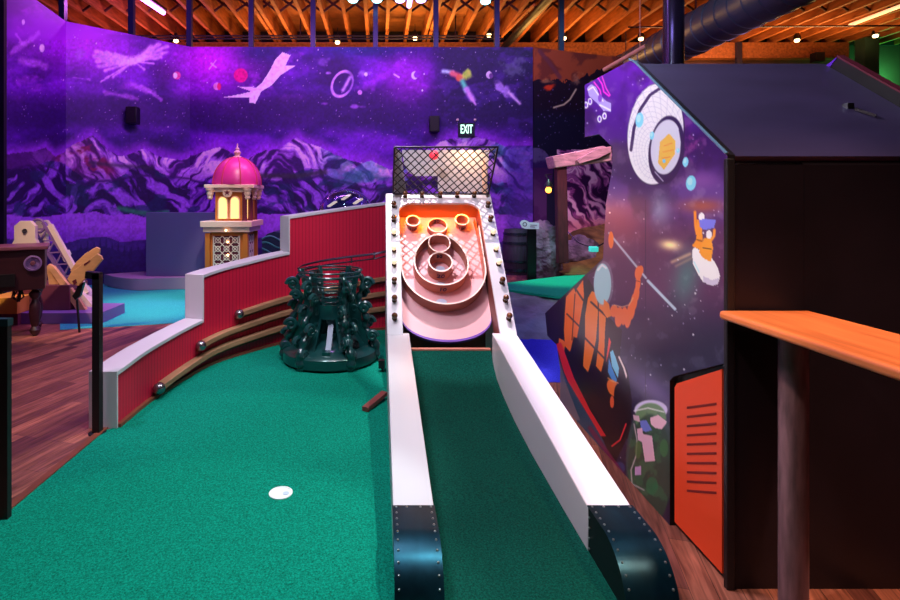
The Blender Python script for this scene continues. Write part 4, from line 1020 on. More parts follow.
# truss arm
ta = MB(); A, B = at(38, 226, 7.15), at(84, 296, 7.15); d = (B-A).normalized(); nn = Vector((-d.z, 0, d.x)); 
for s in (-1, 1):
    ta.bar(A+nn*.09*s, B+nn*.07*s, .06, .035)
K = 12
for k in range(K):
    ta.bar(A.lerp(B, k/K)+nn*.09*(1 if k % 2 else -1), A.lerp(B, (k+1)/K)+nn*.08*(-1 if k % 2 else 1), .02, .02)
ta.tube([A+Vector((.09*math.cos(a*PI/8), -.0, .09*math.sin(a*PI/8))) for a in range(16)], .018, 8, closed=True)
ta.build('truss_arm', 'propviolet', kt)
MB().bar(A+nn*.12+Vector((.1, -.06, -.05)), B+nn*.10+Vector((0, -.06, 0)), .05, .06).build('side_board', 'propwhite', kt)
slab('finial', 'propwhite', [(60,254),(63,250),(68,250),(70,254),(68,258),(70,262),(64,262)], 7.3, .04)
# paddles
pd = thing('wooden_hands', (at(75, 285, 6.0).x, 6.0, at(75, 290, 6.0).z), 'pair of tan wooden paddles tilted up on a black bracket', 'paddles')
def paddle(pts, Y, tl=None):
    c = slab('paddle', 'tanwood', pts, Y, .03, pd, .006); return c
paddle([(70,271),(76,262),(85,253.5),(96,247),(99.5,248.5),(99.5,253),(92,264),(80,277)], 6.12)
paddle([(67,279),(71,272),(97,253.5),(101,256),(102.5,259.5),(94,270),(78,286),(70,284)], 6.0)
slab('paddle_mark', 'maroon', [(84,264),(90,260),(90,261.5),(84,266)], 5.995, .004, pd, 0); slab('paddle_mark', 'maroon', [(72,281),(76,279),(77,283),(74,285)], 5.995, .004, pd, 0)
slab('bracket', 'greyplastic', [(78,284),(84,282),(80,296),(75,300),(72,296),(76,290)], 6.02, .04, pd, 0)
m = MB(); m.tube([at(76, 296, 6.05), at(77, 300, 6.15), Vector((at(77, 300, 6.15).x, 6.2, .004))], .014, 8); m.build('support_rod', 'greyplastic', pd)

# stage plinth and grey panel
pt = [flo(104, 285), flo(112, 288), flo(124, 290), flo(140, 291), flo(160, 290), flo(190, 289.5), flo(262, 289.5), Vector((-2.0, 10.3, 0)), Vector((-3.6, 10.3, 0)), Vector((-4.5, 9.9, 0)), Vector((-4.95, 9.6, 0))]
o = MB().prism([(q.x, q.y) for q in pt], lambda a, c, d: (a, c, d), .006, .21).build('display_plinth', 'plinth', bevel=.01, loc=(-3.6, 9.3, .006)); tag(o, 'low pale curved display platform under the grey panel on teal turf', 'platform')
a, c = at(146, 0, 9.3), at(225, 0, 9.3)
o = MB().box(a.x, c.x, 9.3, 9.5, .211, CH-12.5*9.3/F).build('grey_panel', 'greypanel', bevel=.006, loc=(-3.6, 9.3, .28)); tag(o, 'blank blue-grey rectangular panel standing on the low platform left of the tower', 'panel')

# tower
TY = 8.2
def tx(px): return (px-CX)*TY/F
def tz(py): return CH-(py-CY)*TY/F
tw = thing('domed_tower', (tx(228), TY+.35, 0), 'miniature orange and white tower with pink dome and lit arched windows', 'model tower')
x0, x1 = tx(208), tx(246); cx_ = (x0+x1)/2; D = .62; cy_ = TY+D/2
MB().box(x0+.03, x1-.03, TY+.03, TY+D-.03, .0, tz(232)).build('lower_stage', 'ochre', tw)
MB().box(x0-.06, x1+.07, TY-.06, TY+D+.06, tz(232), tz(227)).build('lower_cornice', 'cream', tw, bevel=.006)
MB().box(x0-.09, x1+.11, TY-.10, TY+D+.1, tz(227), tz(221)).build('upper_cornice', 'cream', tw, bevel=.008)
ux0, ux1 = tx(214), tx(243)
MB().box(ux0, ux1, TY+.06, TY+D-.06, tz(221), tz(190)).build('upper_stage', 'ochre', tw)
MB().box(ux0-.05, ux1+.07, TY, TY+D, tz(192), tz(188)).build('roof_cornice', 'cream', tw, bevel=.006)
MB().box(ux0-.14, ux1+.18, TY-.05, TY+D+.05, tz(188), tz(184.5)).build('roof_slab', 'cream', tw, bevel=.008)
for k, (xx, yy) in enumerate(((x0, TY), (x1, TY), (x1, TY+D), (x0, TY+D))):
    MB().box(xx-.035, xx+.035, yy-.035, yy+.035, 0, tz(233)).build('corner_pilaster', 'ochre', tw)
for xx, yy in ((ux1+.02, TY+.02), (ux1+.06, TY+.22), (ux1+.06, TY+D-.1)):
    q = MB().cyl((xx, yy, tz(221)), (xx, yy, tz(192)), .04, 16).build('column', 'maroon', tw)
for xx, yy in ((ux1+.07, TY-.0), (ux1+.11, TY+.24), (ux1+.11, TY+D-.06), (ux0-.06, TY)):
    cpv = MB(); cpv.lathe([(.03, -.10), (.045, -.07), (.035, -.05), (.055, -.01), (.05, .02), (.07, .05), (.07, .07)], (xx, yy, tz(193)), 12); cpv.build('carved_capital', 'cream', tw)
# dome with ribs, eight-sided look
dm = MB(); prof = [(.40, 0), (.405, .03)]
for k in range(1, 11):
    a = PI/2*k/10; prof.append((.40*math.cos(a)+.004, .03+.42*math.sin(a)))
dcx = tx(232); dm.lathe([(r*.93, h) for r, h in prof], (dcx, cy_, tz(184.5)), 16).build('dome', 'domepink', tw)
rb = MB()
for k in range(8):
    a = PI/8+k*PI/4; rb.tube([(dcx+.93*(r+.004)*math.cos(a), cy_+.93*(r+.004)*math.sin(a), tz(184.5)+h) for r, h in prof], .010, 6)
rb.build('dome_ribs', mat('dome_rib', (190, 60, 90), .4), tw)
MB().lathe([(.07, 0), (.075, .02), (.04, .04), (.05, .07), (.06, .09), (.03, .13), (.035, .15), (.012, .18), (.01, .23), (.001, .24)], (dcx, cy_, tz(184.5)+.43), 16).build('finial', 'cream', tw)
def arch(xc, w, zb, zt, yy, name, m, d=.012):
    P = [(xc-w/2, zb), (xc+w/2, zb)]+[(xc+w/2*math.cos(PI*k/10), zt-w/2+w/2*math.sin(PI*k/10)) for k in range(11)]
    return MB().prism(P, lambda x, z, dd: (x, dd, z), yy-d, yy).build(name, m, tw)
for q in (222, 234):
    arch(tx(q), .16, tz(219), tz(196), TY+.06, 'window_frame', 'cream', .014); arch(tx(q), .115, tz(218.5), tz(197.5), TY+.045, 'lit_window', 'winlit', .012)
for yy in (.2, .42):
    c = Vector((ux1, TY+yy, 0)); w = .12; P = [(-w/2, tz(219)), (w/2, tz(219))]+[(w/2*math.cos(PI*k/10), tz(197)-w/2+w/2*math.sin(PI*k/10)) for k in range(11)]
    MB().prism(P, lambda a, z, dd: (dd, TY+yy+a, z), ux1, ux1+.012).build('lit_window', 'winlit', tw)
# star badge
sp_ = []
for k in range(10):
    r = .05 if k % 2 == 0 else .02; a = PI/2+k*PI/5; sp_.append((tx(227.5)+r*math.cos(a), tz(192.5)+r*math.sin(a)))
MB().lathe([(.075, 0), (.07, .02), (.001, .022)], (tx(227.5), TY-.0, tz(192.5)), 20, (0, -1, 0)).build('badge', 'cream', tw)
MB().prism(sp_, lambda x, z, dd: (x, dd, z), TY-.03, TY-.02).build('badge_star', 'maroon', tw)
# lattice screens
def lattice(fx, w, z0, z1, par):
    m = MB(); n = 3; K = 5; cell = w/n
    for i in range(n):
        for j in range(int((z1-z0)/cell)):
            cx0 = -w/2+cell*(i+.5); cz = z1-cell*(j+.5)
            for k in range(4):
                a = PI/4+k*PI/2; m.cyl(fx(cx0, cz), fx(cx0+cell*.7*math.cos(a), cz+cell*.7*math.sin(a)), .007, 6)
            m.tube([fx(cx0+cell*.3*math.cos(k*PI/6), cz+cell*.3*math.sin(k*PI/6)) for k in range(12)], .007, 6, closed=True)
    for xx in (-w/2, w/2): m.cyl(fx(xx, z0), fx(xx, z1), .012, 6)
    m.build('lattice_screen', 'propwhite', par)
MB().box(x0+.08, x1-.1, TY+.02, TY+.03, .2, tz(236)).build('screen_back', 'maroon', tw)
MB().box(x1-.03, x1-.02, TY+.12, TY+D-.1, .2, tz(236)).build('screen_back', 'maroon', tw)
lattice(lambda a, z: Vector((cx_-.01+a, TY+.008, z)), .40, .3, tz(236), tw); lattice(lambda a, z: Vector((x1-.008, cy_+a, z)), .40, .3, tz(236), tw)
for q in (230.0, 242, 255): MB().sphere((tx(228), TY-.01 if q > 233 else TY-.11, tz(q)), .016, 10).build('small_light', 'warmlamp', tw)
# clear dome behind the wall and blue wavy prop
DY = 7.6; c = at(346, 212, DY)
dmo = thing('clear_dome', (c.x, DY, c.z), 'clear acrylic dome catching light just above the red wall', 'dome')
m = MB(); R = .39; prof = [(R*math.cos(PI/2*k/10), R*.86*math.sin(PI/2*k/10)) for k in range(10)]+[(.001, R*.86)]
o = m.lathe(prof, (c.x, DY, c.z), 32, open_=True).build('dome_shell', 'glass', dmo); so = o.modifiers.new('t', 'SOLIDIFY'); so.thickness = .01
MB().cyl((c.x, DY, 0), (c.x, DY, c.z), R+.02, 32).build('pedestal', 'greypanel', dmo)
mm = MB()
for k, (dx, dz) in enumerate(((-.2, .12), (.0, .22), (.17, .16))): mm.bar((c.x+dx-.05, DY, c.z+dz-.04), (c.x+dx+.05, DY+.05, c.z+dz+.03), .1, .02)
mm.build('glow_strips', mat('warm_strip', (255, 220, 190), .4, emit=(255, 210, 190), es=1.0), dmo)
DY = 7.9
wv = thing('wave_prop', (at(272, 0, DY).x, DY, 0), 'dark blue and green wavy prop beside the tower behind the wall', 'prop')
wp = [(262,303),(262,240),(267,234),(274,231.5),(282,233),(290,231),(296,303)]
slab('wave_body', mat('wave_blue', (28, 40, 84), .5), wp, DY, .4, wv)
m = MB()
for k in range(3):
    m.tube([at(262+4*j, 239+6*k-3*math.sin(j*.8+k), DY-.01) for j in range(9)], .014, 6)
m.build('wave_lines', mat('wave_line', (60, 120, 140), .5), wv)

# ================================================================== RIGHT BACK: mine entrance
# raised turf shelf and rock slope
def terrain(name, m, pts, amp=.03, n=30):
    """hex grid lofted between a front and a back polyline"""
    fr_, bk_ = pts; P = []
    for i in range(n+1):
        t = i/n
        def L(pl_):
            s_ = t*(len(pl_)-1); k = min(int(s_), len(pl_)-2); return Vector(pl_[k]).lerp(Vector(pl_[k+1]), s_-k)
        a, c = L(fr_), L(bk_)
        for j in range(n+1):
            q = a.lerp(c, j/n); nz = (float(fbm(np.array([q.x*3]), np.array([q.y*3+q.z*2]), 4)[0])-.5)*2
            P.append((q.x, q.y, q.z+amp*nz))
    o = MB().add(P, [(i*(n+1)+j, (i+1)*(n+1)+j, (i+1)*(n+1)+j+1, i*(n+1)+j+1) for i in range(n) for j in range(n)]).build(name, m); struct(o); return o
ZS = .34
def sh(px, py, z=ZS): p = flo(px, py, z); return (p.x, p.y, z)
terrain('ground_rock_slope', 'rockcloth', ([(1.30, 5.7, -.02), (1.95, 5.65, -.02), (3.2, 5.8, -.02)], [sh(505, 289, ZS-.02), sh(535, 294, ZS-.02), sh(640, 308, ZS-.02)]), .11)
tt = [sh(505, 289), sh(535, 293.5), sh(640, 307), sh(640, 272), sh(560, 276), sh(505, 283)]
b = MB(); b.prism([(q[0], q[1]) for q in tt], lambda a, c, d: (a, c, d), ZS-.03, ZS); struct(b.build('floor_turf_shelf', 'mint'))
terrain('ground_ochre_mound', 'ochrehill', ([(3.1, 8.85, ZS-.03), (4.0, 8.5, ZS-.02), (5.2, 8.1, ZS-.02)], [(3.0, 10.8, .3), (4.1, 10.9, 1.0), (5.6, 10.9, 1.1)]), .06)
def rock(name, c, r, sq, m, label, seed=1, seg=40):
    n = seg//2; P = []; Fc = []
    for i in range(n+1):
        t = PI*i/n
        for k in range(seg):
            a = 2*PI*k/seg; dx, dy, dz_ = math.sin(t)*math.cos(a), math.sin(t)*math.sin(a), math.cos(t)
            nz = float(fbm(np.array([dx*2.2+seed*3.1+dz_*1.4+9]), np.array([dy*2.2+dz_*2.6+seed+9]), 5)[0]); rr = r*(.7+.62*nz)
            P.append((c[0]+sq[0]*rr*dx, c[1]+sq[1]*rr*dy, c[2]+sq[2]*rr*dz_))
    for i in range(n):
        for k in range(seg): Fc.append((i*seg+k, (i+1)*seg+k, (i+1)*seg+(k+1) % seg, i*seg+(k+1) % seg))
    o = MB().add(P, Fc).build(name, m, loc=c); return tag(o, label, 'rock')
rc = at(545, 252, 9.3); rock('boulder', (rc.x, 9.35, ZS+.28), .40, (.80, .55, 1.45), 'rock', 'tall grey boulder at the left foot of the mine post', 2)
rc = at(579, 262, 9.5); rock('boulder', (rc.x+.05, 9.7, ZS+.18), .36, (1.05, .7, .95), 'rock', 'low wide grey boulder right of the mine post base', 5)
tag(MB().prism([((x-CX)*8.85/F, CH-(y-CY)*8.85/F) for x, y in [(557,168),(567,166),(569,262),(559,264)]], lambda x, z, d: (x, d, z), 8.85, 9.0).build('mine_post', 'timber', bevel=.01, loc=(at(563,0,8.9).x, 8.9, .5)), 'dark red upright timber of the mine entrance', 'timber post')
bm_ = MB(); q = [(552.5,156),(604,145.5),(612,150),(612,161),(555.5,168)]
bm_.prism([((x-CX)*8.8/F, CH-(y-CY)*8.8/F) for x, y in q], lambda x, z, d: (x, d, z), 8.8, 9.2)
tag(bm_.build('mine_lintel', 'timberpale', bevel=.02, loc=(at(580,0,8.8).x, 8.9, 2.2)), 'rough pale timber lintel lying across the mine entrance top', 'timber beam')
tag(MB().prism([((x-CX)*8.7/F, CH-(y-CY)*8.7/F) for x, y in [(577,160),(597,149),(612,146),(612,152),(600,158),(580,164)]], lambda x, z, d: (x, d, z), 8.72, 8.80).build('mine_plank', 'timberpale', bevel=.01, loc=(at(590,0,8.7).x, 8.74, 2.2)), 'short broken plank nailed in front of the mine lintel', 'plank')
# hanging lantern
c = at(548.5, 190, 8.6)
ln = thing('lantern', (c.x, 8.6, c.z-.1), 'black hanging lantern with a glowing orange bulb left of the mine post', 'lantern')
MB().sphere((c.x, 8.6, c.z), .05, 14).build('glow_bulb', mat('orange_bulb', (255, 150, 60), .3, emit=(255, 140, 50), es=7), ln)
MB().lathe([(.02, .04), (.07, .05), (.06, .09), (.03, .15), (.015, .17)], (c.x, 8.6, c.z), 16).build('lantern_cap', 'greyplastic', ln)
MB().tube([(c.x, 8.6, c.z+.16), (c.x-.02, 8.7, c.z+.25), (c.x+.16, 8.94, c.z+.27)], .01, 6).build('hook', 'greyplastic', ln)
# barrel
BY = 8.7; c = at(517, 0, BY); zb = CH-(283-CY)*BY/F; zt = CH-(229-CY)*BY/F; hh = zt-ZS
ba = thing('barrel', (c.x, BY, ZS), 'dim wooden barrel with metal hoops behind the ball game', 'barrel')
r0 = .235; prof = [(r0*(.86+.14*math.sin(PI*k/12)), hh*k/12) for k in range(13)]
MB().lathe([(r, h) for r, h in prof]+[(r0*.8, hh), (r0*.8, hh-.03), (.001, hh-.03)], (c.x, BY, ZS), 24).build('staves', 'barrel', ba)
for t_ in (.1, .3, .7, .9):
    r = r0*(.86+.14*math.sin(PI*t_))+.004; MB().lathe([(r, hh*t_-.02), (r+.006, hh*t_-.02), (r+.006, hh*t_+.02), (r, hh*t_+.02), (r, hh*t_-.02)], (c.x, BY, ZS), 24, open_=True).build('hoop', 'column', ba)
# sign
SY = 8.3; c = at(529, 225, SY)
sg = thing('oval_sign', (c.x, SY, ZS), 'small white sign with a round icon on a dark stake beside the barrel', 'sign')
P = [((x-CX)*SY/F, CH-(y-CY)*SY/F) for x, y in [(520,223),(522,220.6),(525,220),(527.5,221),(529,222.2),(539,223),(539,229),(529,229),(525,228.8),(522,227.5)]]
MB().prism(P, lambda x, z, d: (x, d, z), SY, SY+.02).build('sign_board', 'signwhite', sg)
c2 = at(524.8, 224.3, SY); MB().lathe([(.034, 0), (.034, .003), (.024, .003), (.024, 0), (.034, 0)], (c2.x, SY, c2.z), 20, (0, -1, 0), True).build('sign_icon', 'letter', sg)
m = MB()
for k in range(2): a = at(530, 225+1.8*k, SY); c3 = at(537-k*2, 225.3+1.8*k, SY); m.bar((a.x, SY-.002, a.z), (c3.x, SY-.002, c3.z), .004, .008)
m.build('sign_lines', 'letter', sg)
c4 = at(532, 228, SY+.03); MB().box(c4.x-.07, c4.x+.07, SY+.03, SY+.09, ZS-.05, c4.z+.02).build('stake', 'greyplastic', sg)
# teal lantern box with cable
c = at(593.5, 248.5, 8.2)
tlb = thing('teal_lamp_box', (c.x, 8.2, c.z), 'small teal box lamp hanging on a cable over the ochre mound', 'lamp')
MB().box(c.x-.06, c.x+.06, 8.15, 8.25, c.z-.05, c.z+.03).build('lamp_box', 'tealbox', tlb, bevel=.01)
MB().tube(cr([at(568, 232, 8.8), at(578, 242, 8.6), at(588, 246, 8.3), at(598, 246, 8.2), at(607, 241, 8.3)], 6), .009, 6).build('cable', 'column', tlb)

# ================================================================== WALL FITTINGS
WY = 10.98
c = at(466.5, 129.5, 10.9)
ex = thing('exit_sign', (c.x, 10.94, c.z), 'lit green-white EXIT sign on the dark mural wall', 'exit sign')
MB().box(c.x-.17, c.x+.17, 10.9, 10.97, c.z-.14, c.z+.14).build('sign_housing', 'exitblack', ex)
vs, fs = text_mesh('EXIT', .20, .004); xs_ = [v[0] for v in vs]; w = max(xs_)-min(xs_)
MB().add([(c.x+v[0]*.25/w, 10.895-v[2], c.z+v[1]*1.25) for v in vs], fs).build('exit_letters', 'exitglow', ex)
for s in (-1, 1): MB().sphere((c.x+s*.18, 10.92, c.z+.2), .03, 10).build('emergency_lamp', 'propwhite', ex)
sp0 = None
for px, py, lab in ((134, 116, 'small black box speaker on the left mural wall'), (434, 124.5, 'dark narrow speaker on the mural wall just above the net cage')):
    X, Y = seg_pt(px); c = at(px, py, Y-.15)
    s = thing('wall_speaker', (c.x, Y-.12, c.z), lab, 'speaker', 'speakers on the mural wall')
    MB().box(c.x-.1, c.x+.1, Y-.28, Y-.1, c.z-.16, c.z+.16).build('speaker_box', 'greyplastic', s, bevel=.01)
    MB().box(c.x-.03, c.x+.03, Y-.12, Y+.02, c.z-.03, c.z+.05).build('mount', 'greyplastic', s)
    MB().box(c.x-.08, c.x+.08, Y-.287, Y-.28, c.z-.13, c.z+.13).build('grille', 'black', s)

# ================================================================== CEILING THINGS
ax, az, r = 6.26, 4.86, .405
dt = thing('air_duct', (ax, 9, az), 'large dark spiral air duct running up under the ceiling', 'duct')
prof = []; Y = 5.2; m = MB(); P = []
ys = []; 
while Y < 14.3: ys += [(Y, 0), (Y+.30, 0), (Y+.31, .014), (Y+.335, .014), (Y+.345, 0)]; Y += .345
m.lathe([(r+dd, y) for y, dd in ys], (ax, 0, az), 40, (0, 1, 0)).build('duct_tube', 'duct', dt)
def hang(px, y, i):
    pass
for y in (7.5, 10.5, 13.5):
    hgr = MB(); hgr.cyl((ax, y, az+r), (ax, y, 6.2), .012, 6); hgr.tube([(ax+(r+.012)*math.cos(k*PI/16), y, az+(r+.012)*math.sin(k*PI/16)) for k in range(32)], .014, 6, closed=True); hgr.build('hanger_strap', 'column', dt)
cy0 = 8.0; cxx = (673.5-CX)*cy0/F
cl = thing('steel_column', (cxx, cy0, 0), 'round steel column with violet reflections behind the space cabinet', 'column')
MB().cyl((cxx, cy0, 0), (cxx, cy0, 6.19), .145, 32).build('column_shaft', 'column', cl)
MB().cyl((cxx, cy0, 0), (cxx, cy0, .03), .24, 32).build('base_plate', 'black', cl)
o = MB().cyl((3.30, 14.2, 5.62), (3.44, 9.6, 5.62), .09, 16).cyl((3.37, 12, 5.62), (3.37, 12, 6.2), .012, 6).build('black_pipe', 'greyplastic', loc=(3.4, 12, 5.62)); tag(o, 'straight black pipe slanting up the ceiling right of centre', 'pipe')
o = MB().cyl((3.02, 13.1, 5.6), (3.2, 11.0, 5.6), .03, 10).build('brass_pipe', 'ochre', loc=(3.2, 12, 5.6)); tag(o, 'thin brass pipe beside the black ceiling pipe', 'pipe')
o = MB().cyl(at(604, 70, 9.5), at(646, 46, 8.8), .04, 12).cyl(at(640, 50, 8.9), Vector((at(640, 50, 8.9).x, 8.9, 6.2)), .008, 6).build('brass_pipe', 'tanwood', loc=(4.4, 9, 4)); tag(o, 'brass-coloured pipe rising behind the space cabinet apex', 'pipe')
for i, (yy, zz, lab) in enumerate(((13.4, 5.70, 'upper thin metal conduit crossing under the joists above the mural'), (13.3, 5.60, 'lower thin metal conduit crossing under the joists above the mural'))):
    o = MB().cyl((-6.5, yy, zz), (3.1, yy, zz), .022, 8).cyl((-2.0, yy, zz), (-2.0, yy, 6.2), .008, 6).cyl((1.9, yy, zz), (1.9, yy, 6.2), .008, 6).build('conduit', 'column', loc=(0, yy, zz)); tag(o, lab, 'conduit', 'conduits under the joists')
o = MB().cyl((5.9, 12.6, 5.66), (13.5, 12.6, 5.70), .02, 8).build('conduit', 'column', loc=(9, 12.6, 5.66)); tag(o, 'thin dark conduit crossing the ceiling right of the steel column', 'conduit', 'conduits under the joists')
def pend(px, py, Y, lab, proto=[None]):
    c = at(px, py, Y)
    if proto[0] is None:
        t = thing('pendant_lamp', (c.x, c.y, c.z), lab, 'lamp', 'small warm ceiling lamps')
        MB().lathe([(.001, -.045), (.045, -.035), (.062, 0), (.045, .04), (.02, .06)], c, 16).build('bulb', 'warmlamp', t)
        MB().lathe([(.09, .03), (.07, .12), (.03, .2), (.02, .22)], c, 16).build('lamp_shade', 'greyplastic', t)
        MB().cyl((c.x, c.y, c.z+.2), (c.x, c.y, c.z+.38), .01, 6).build('cord', 'greyplastic', t)
        proto[0] = t
    else:
        t = copy_tree(proto[0], c)
    t['label'] = lab
for px, py, lab in ((176, 41, 'warm ceiling lamp far left, above the curved mural panel'), (337.5, 42.5, 'warm ceiling lamp left of centre above the mural'), (415, 38.5, 'warm ceiling lamp above the ball game'), (489, 35.5, 'warm ceiling lamp above and right of the EXIT sign'), (564, 38.5, 'warm ceiling lamp near the orange mural panel'), (641, 39, 'warm ceiling lamp left of the steel column'), (797, 40.5, 'warm ceiling lamp over the black cabinet roof'), (875.5, 36, 'warm ceiling lamp at the far right by the green column')):
    pend(px, py, 13.6, lab)
tb_ = thing('tube_light', (-4.8, 11.2, 5.74), 'glowing magenta fluorescent tube at the upper left ceiling', 'tube light')
MB().cyl((-4.80, 11.75, 5.70), (-4.97, 10.2, 5.70), .05, 14).build('tube', 'magtube', tb_); MB().bar((-4.80, 11.8, 5.78), (-4.97, 10.15, 5.78), .12, .06).cyl((-4.85, 11.4, 5.8), (-4.85, 11.4, 6.2), .01, 6).build('fixture', 'greyplastic', tb_)
tb_ = thing('tube_light', (.55, 11.2, 5.74), 'bright violet-white tube light at the top centre ceiling', 'tube light')
c = at(409, 6, 11.4); MB().cyl((c.x, 11.4, c.z), (c.x, 10.4, c.z), .05, 14).build('tube', 'viollamp', tb_); MB().bar((c.x, 11.45, c.z+.08), (c.x, 10.35, c.z+.08), .12, .06).cyl((c.x, 11, c.z+.1), (c.x, 11, 6.2), .01, 6).build('fixture', 'greyplastic', tb_)
for px, mm_, lab in ((353, 'teallamp', 'teal stage lamp at the top edge, leftmost of the row of five'), (377, 'teallamp', 'teal stage lamp at the top edge, second from left of five'), (400, 'viollamp', 'violet stage lamp left of the bright ceiling tube'), (421, 'viollamp', 'violet stage lamp right of the bright ceiling tube'), (485.5, 'teallamp', 'teal-white stage lamp at the top edge right of centre')):
    c = at(px, 0 if px < 480 else 1.5, 10.6); t = thing('stage_lamp', (c.x, c.y, c.z), lab, 'stage lamp', 'stage lamps at the top edge')
    MB().sphere(c, .085, 14, (1.2, 1, .7)).build('lens', mm_, t); MB().lathe([(.12, .02), (.13, .08), (.1, .2), (.02, .22)], c, 16).cyl((c.x, c.y, c.z+.2), (c.x, c.y, 6.2), .012, 6).build('housing', 'greyplastic', t)
o = MB().cyl((11.26, 12.7, 5.74), (11.24, 10.9, 5.74), .04, 12).build('ceiling_strip', mat('strip_glow', (255, 200, 150), .4, emit=(255, 190, 140), es=1.4), loc=(11.2, 12, 5.7)); tag(o, 'glowing narrow light strip along a joist at the upper right', 'strip light')
a = at(872, 0, 13.9); o = MB().box(a.x-.19, a.x+.19, 13.9, 14.2, 0, 5.82).build('square_column', mat('column_green', (50, 80, 60), .6), loc=(a.x, 14, 0)); tag(o, 'square greenish column under the ceiling at the far right', 'column')
a = at(741, 0, 14.2); o = MB().box(a.x-.07, a.x+.07, 14.25, 14.34, 4.6, 5.8).build('beam_bracket', 'column', loc=(a.x, 14.3, 5)); tag(o, 'small metal bracket hanging from the far timber beam', 'bracket')
a = at(819, 57, 14.1); t = thing('ceiling_speaker', (a.x, 14.1, a.z), 'small dark fixture under the beam behind the cabinet roof', 'fixture')
MB().box(a.x-.12, a.x+.12, 14.05, 14.25, a.z-.12, a.z+.12).build('fixture_body', 'greyplastic', t); MB().cyl((a.x, 14.2, a.z+.1), (a.x, 14.2, 5.42), .02).build('fixture_arm', 'greyplastic', t)

# ================================================================== LIGHTS
def area(name, loc, tgt, size, power, col, sy=None, spread=None):
    d = bpy.data.lights.new(name, 'AREA'); d.energy = power; d.color = col; d.size = size
    if sy: d.shape = 'RECTANGLE'; d.size_y = sy
    if spread: d.spread = math.radians(spread)
    o = bpy.data.objects.new(name, d); C.objects.link(o); o.location = loc
    o.rotation_euler = (Vector(tgt)-Vector(loc)).to_track_quat('-Z', 'Y').to_euler(); return o
def spot(name, loc, tgt, power, col, ang=50, blend=.5, r=.05):
    d = bpy.data.lights.new(name, 'SPOT'); d.energy = power; d.color = col; d.spot_size = math.radians(ang); d.spot_blend = blend; d.shadow_soft_size = r
    o = bpy.data.objects.new(name, d); C.objects.link(o); o.location = loc
    o.rotation_euler = (Vector(tgt)-Vector(loc)).to_track_quat('-Z', 'Y').to_euler(); return o
def point(name, loc, power, col, r=.05):
    d = bpy.data.lights.new(name, 'POINT'); d.energy = power; d.color = col; d.shadow_soft_size = r
    o = bpy.data.objects.new(name, d); C.objects.link(o); o.location = loc; return o
# golf green
for k, (yy, pw) in enumerate(((1.75, 430), (2.9, 360), (4.1, 230))):
    spot('spot_green', (1.75, yy, 4.9), (-.80, yy+.15, 0), pw, (.84, 1, .95), 27, .35, .025)
for xx, pw, cc in ((1.07, 2.6, (1, .80, 1)),):
    o = area('strip_rail', (xx, 3.3, 4.9), (xx, 3.3, 0), .12, pw, cc, 2.2); o.data.spread = math.radians(5)  # added narrow beam from no visible fixture, lights the right rail but little lane

spot('spot_near_green', (.75, 1.3, 4.7), (.58, 1.75, 0), 420, (.6, 1, .96), 20, 1, .05)
area('soft_teal', (-1.0, 3.7, 5.0), (-.4, 4.8, .3), .5, 45, (.7, .95, 1))
spot('spot_field', (.25, 4.98, 5.6), (.6, 4.93, 1.0), 1250, (1, .80, .88), 19, .4, .012)
area('strip_field_orange', tuple(S3(fc, vt-.03, -.05)), tuple(S3(fc, vt-.35, FD)), .7, 6, (1, .27, .015), .03)
spot('spot_wall_red', (.2, 3.6, 5.0), (-1.2, 5.4, .5), 300, (1, .80, .90), 36, .8, .08)
# mural wash
area('wash_left', (-2.6, 7.6, 5.4), (-4.6, 10.4, 2.6), 1.6, 88, (.78, .24, 1), .5)
area('wash_mid', (-.8, 7.8, 5.4), (-1.2, 11, 2.4), 2.0, 105, (.74, .26, 1), .5)
area('wash_right', (2.2, 8.2, 5.4), (2.0, 11, 2.6), 1.6, 70, (.60, .34, 1), .5)
spot('spot_teal_turf', (-2.7, 6.6, 5.0), (-3.0, 8.0, 0), 560, (.50, 1, .97), 30, .7, .1)
spot('spot_mint_turf', (2.5, 7.6, 5.0), (2.75, 8.4, .3), 700, (.40, 1, .80), 30, .7, .1)
spot('spot_blue_turf', (2.2, 4.3, 4.6), (1.9, 5.4, 0), 220, (.25, .25, 1), 34, .7, .1)
spot('spot_tower', (-1.5, 5.6, 4.8), (-2.3, 8.3, 1.5), 420, (1, .66, .56), 20, .6, .06)
spot('spot_tower_pink', (-.4, 8.2, 4.9), (-2.2, 8.5, 1.8), 160, (1, .2, .9), 26, .6, .06)
spot('spot_props', (-4.6, 4.0, 4.9), (-4.0, 6.7, .6), 900, (1, .68, .48), 30, .7, .08)
spot('spot_props_violet', (-2.0, 6.0, 4.9), (-3.4, 7.0, .2), 420, (.6, .28, 1), 32, .7, .08)
spot('spot_wood_floor', (-2.7, 3.0, 4.8), (-2.4, 4.3, 0), 420, (1, .54, .84), 44, .8, .08)
spot('spot_mine', (3.4, 6.4, 4.9), (3.8, 9.8, 1.2), 700, (1, .52, .74), 36, .8, .08)
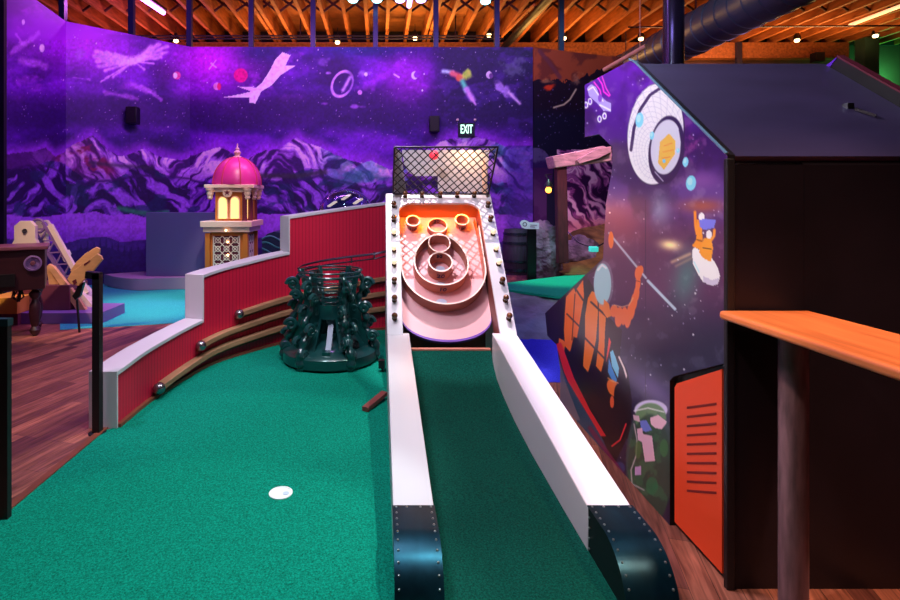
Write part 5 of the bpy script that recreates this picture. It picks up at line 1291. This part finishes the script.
# space cabinet
area('wash_cabinet', (-.7, 2.7, 3.9), (1.38, 3.4, 1.0), .8, 105, (1, .84, .98), .8)
spot('spot_door', (-.35, 1.3, 3.6), (1.38, 2.3, .65), 190, (1, .72, .56), 24, .6, .05)
spot('spot_table', (2.2, .3, 3.9), (1.6, 1.6, 1.1), 250, (1, .62, .46), 42, .8, .06)
spot('spot_floor_right', (2.0, .5, 3.2), (1.9, 1.9, 0), 200, (1, .48, .26), 44, .8, .08)
spot('spot_roof', (2.3, 4.5, 5.4), (2.0, 2.6, 2.0), 60, (.5, .55, 1), 50, .8, .1)
spot('spot_yellow_box', (-5.0, 4.9, 1.3), (-4.75, 6.5, .2), 22, (1, .6, .2), 40, .6, .03)  # added accent with no visible source, brightens the yellow box and nearby floor
point('lamp_duct_teal', (4.5, 9.0, 5.6), 22, (.3, .85, 1), .1)
spot('spot_duct_pink', (8.4, 8.6, 3.0), (6.3, 9.6, 4.8), 90, (1, .5, .7), 70, .8, .1)
point('lamp_column', (3.7, 7.2, 4.3), 14, (.45, .35, 1), .15)
# ceiling
for x, col, pw in ((-5.5, (1, .26, .30), 40), (-2.2, (1, .46, .14), 60), (1.0, (1, .52, .12), 95), (4.2, (1, .45, .10), 62), (7.6, (1, .45, .12), 52), (10.8, (1, .5, .15), 60)):
    area('uplight', (x, 13.2, 4.9), (x, 12.6, 6.2), 2.4, pw, col, .4)
point('lamp_magenta', (-5.0, 10.8, 5.5), 60, (.9, .2, 1), .1)
area('beam_glow', (7.5, 13.2, 4.7), (7.5, 14.6, 5.5), 5, 70, (1, .5, .14), .3)
spot('spot_far_wall', (8.0, 12.6, 5.3), (9.2, 14.9, 5.0), 110, (1, .55, .5), 90, .8, .1)
point('lamp_cage', tuple(at(470, 150, 5.4)), 5, (1, .55, .25), .03)
point('lamp_green', (14.0, 14.4, 4.9), 70, (.05, 1, .2), .1)
area('fill_front', (0, .6, 4.8), (0, 3.5, 0), 2.5, 16, (.72, .62, 1))

w = bpy.data.worlds.new('world'); sc.world = w; w.use_nodes = True
w.node_tree.nodes['Background'].inputs[0].default_value = (.10, .05, .20, 1); w.node_tree.nodes['Background'].inputs[1].default_value = .3
for o in bpy.data.objects:
    if '_org' in o: del o['_org']
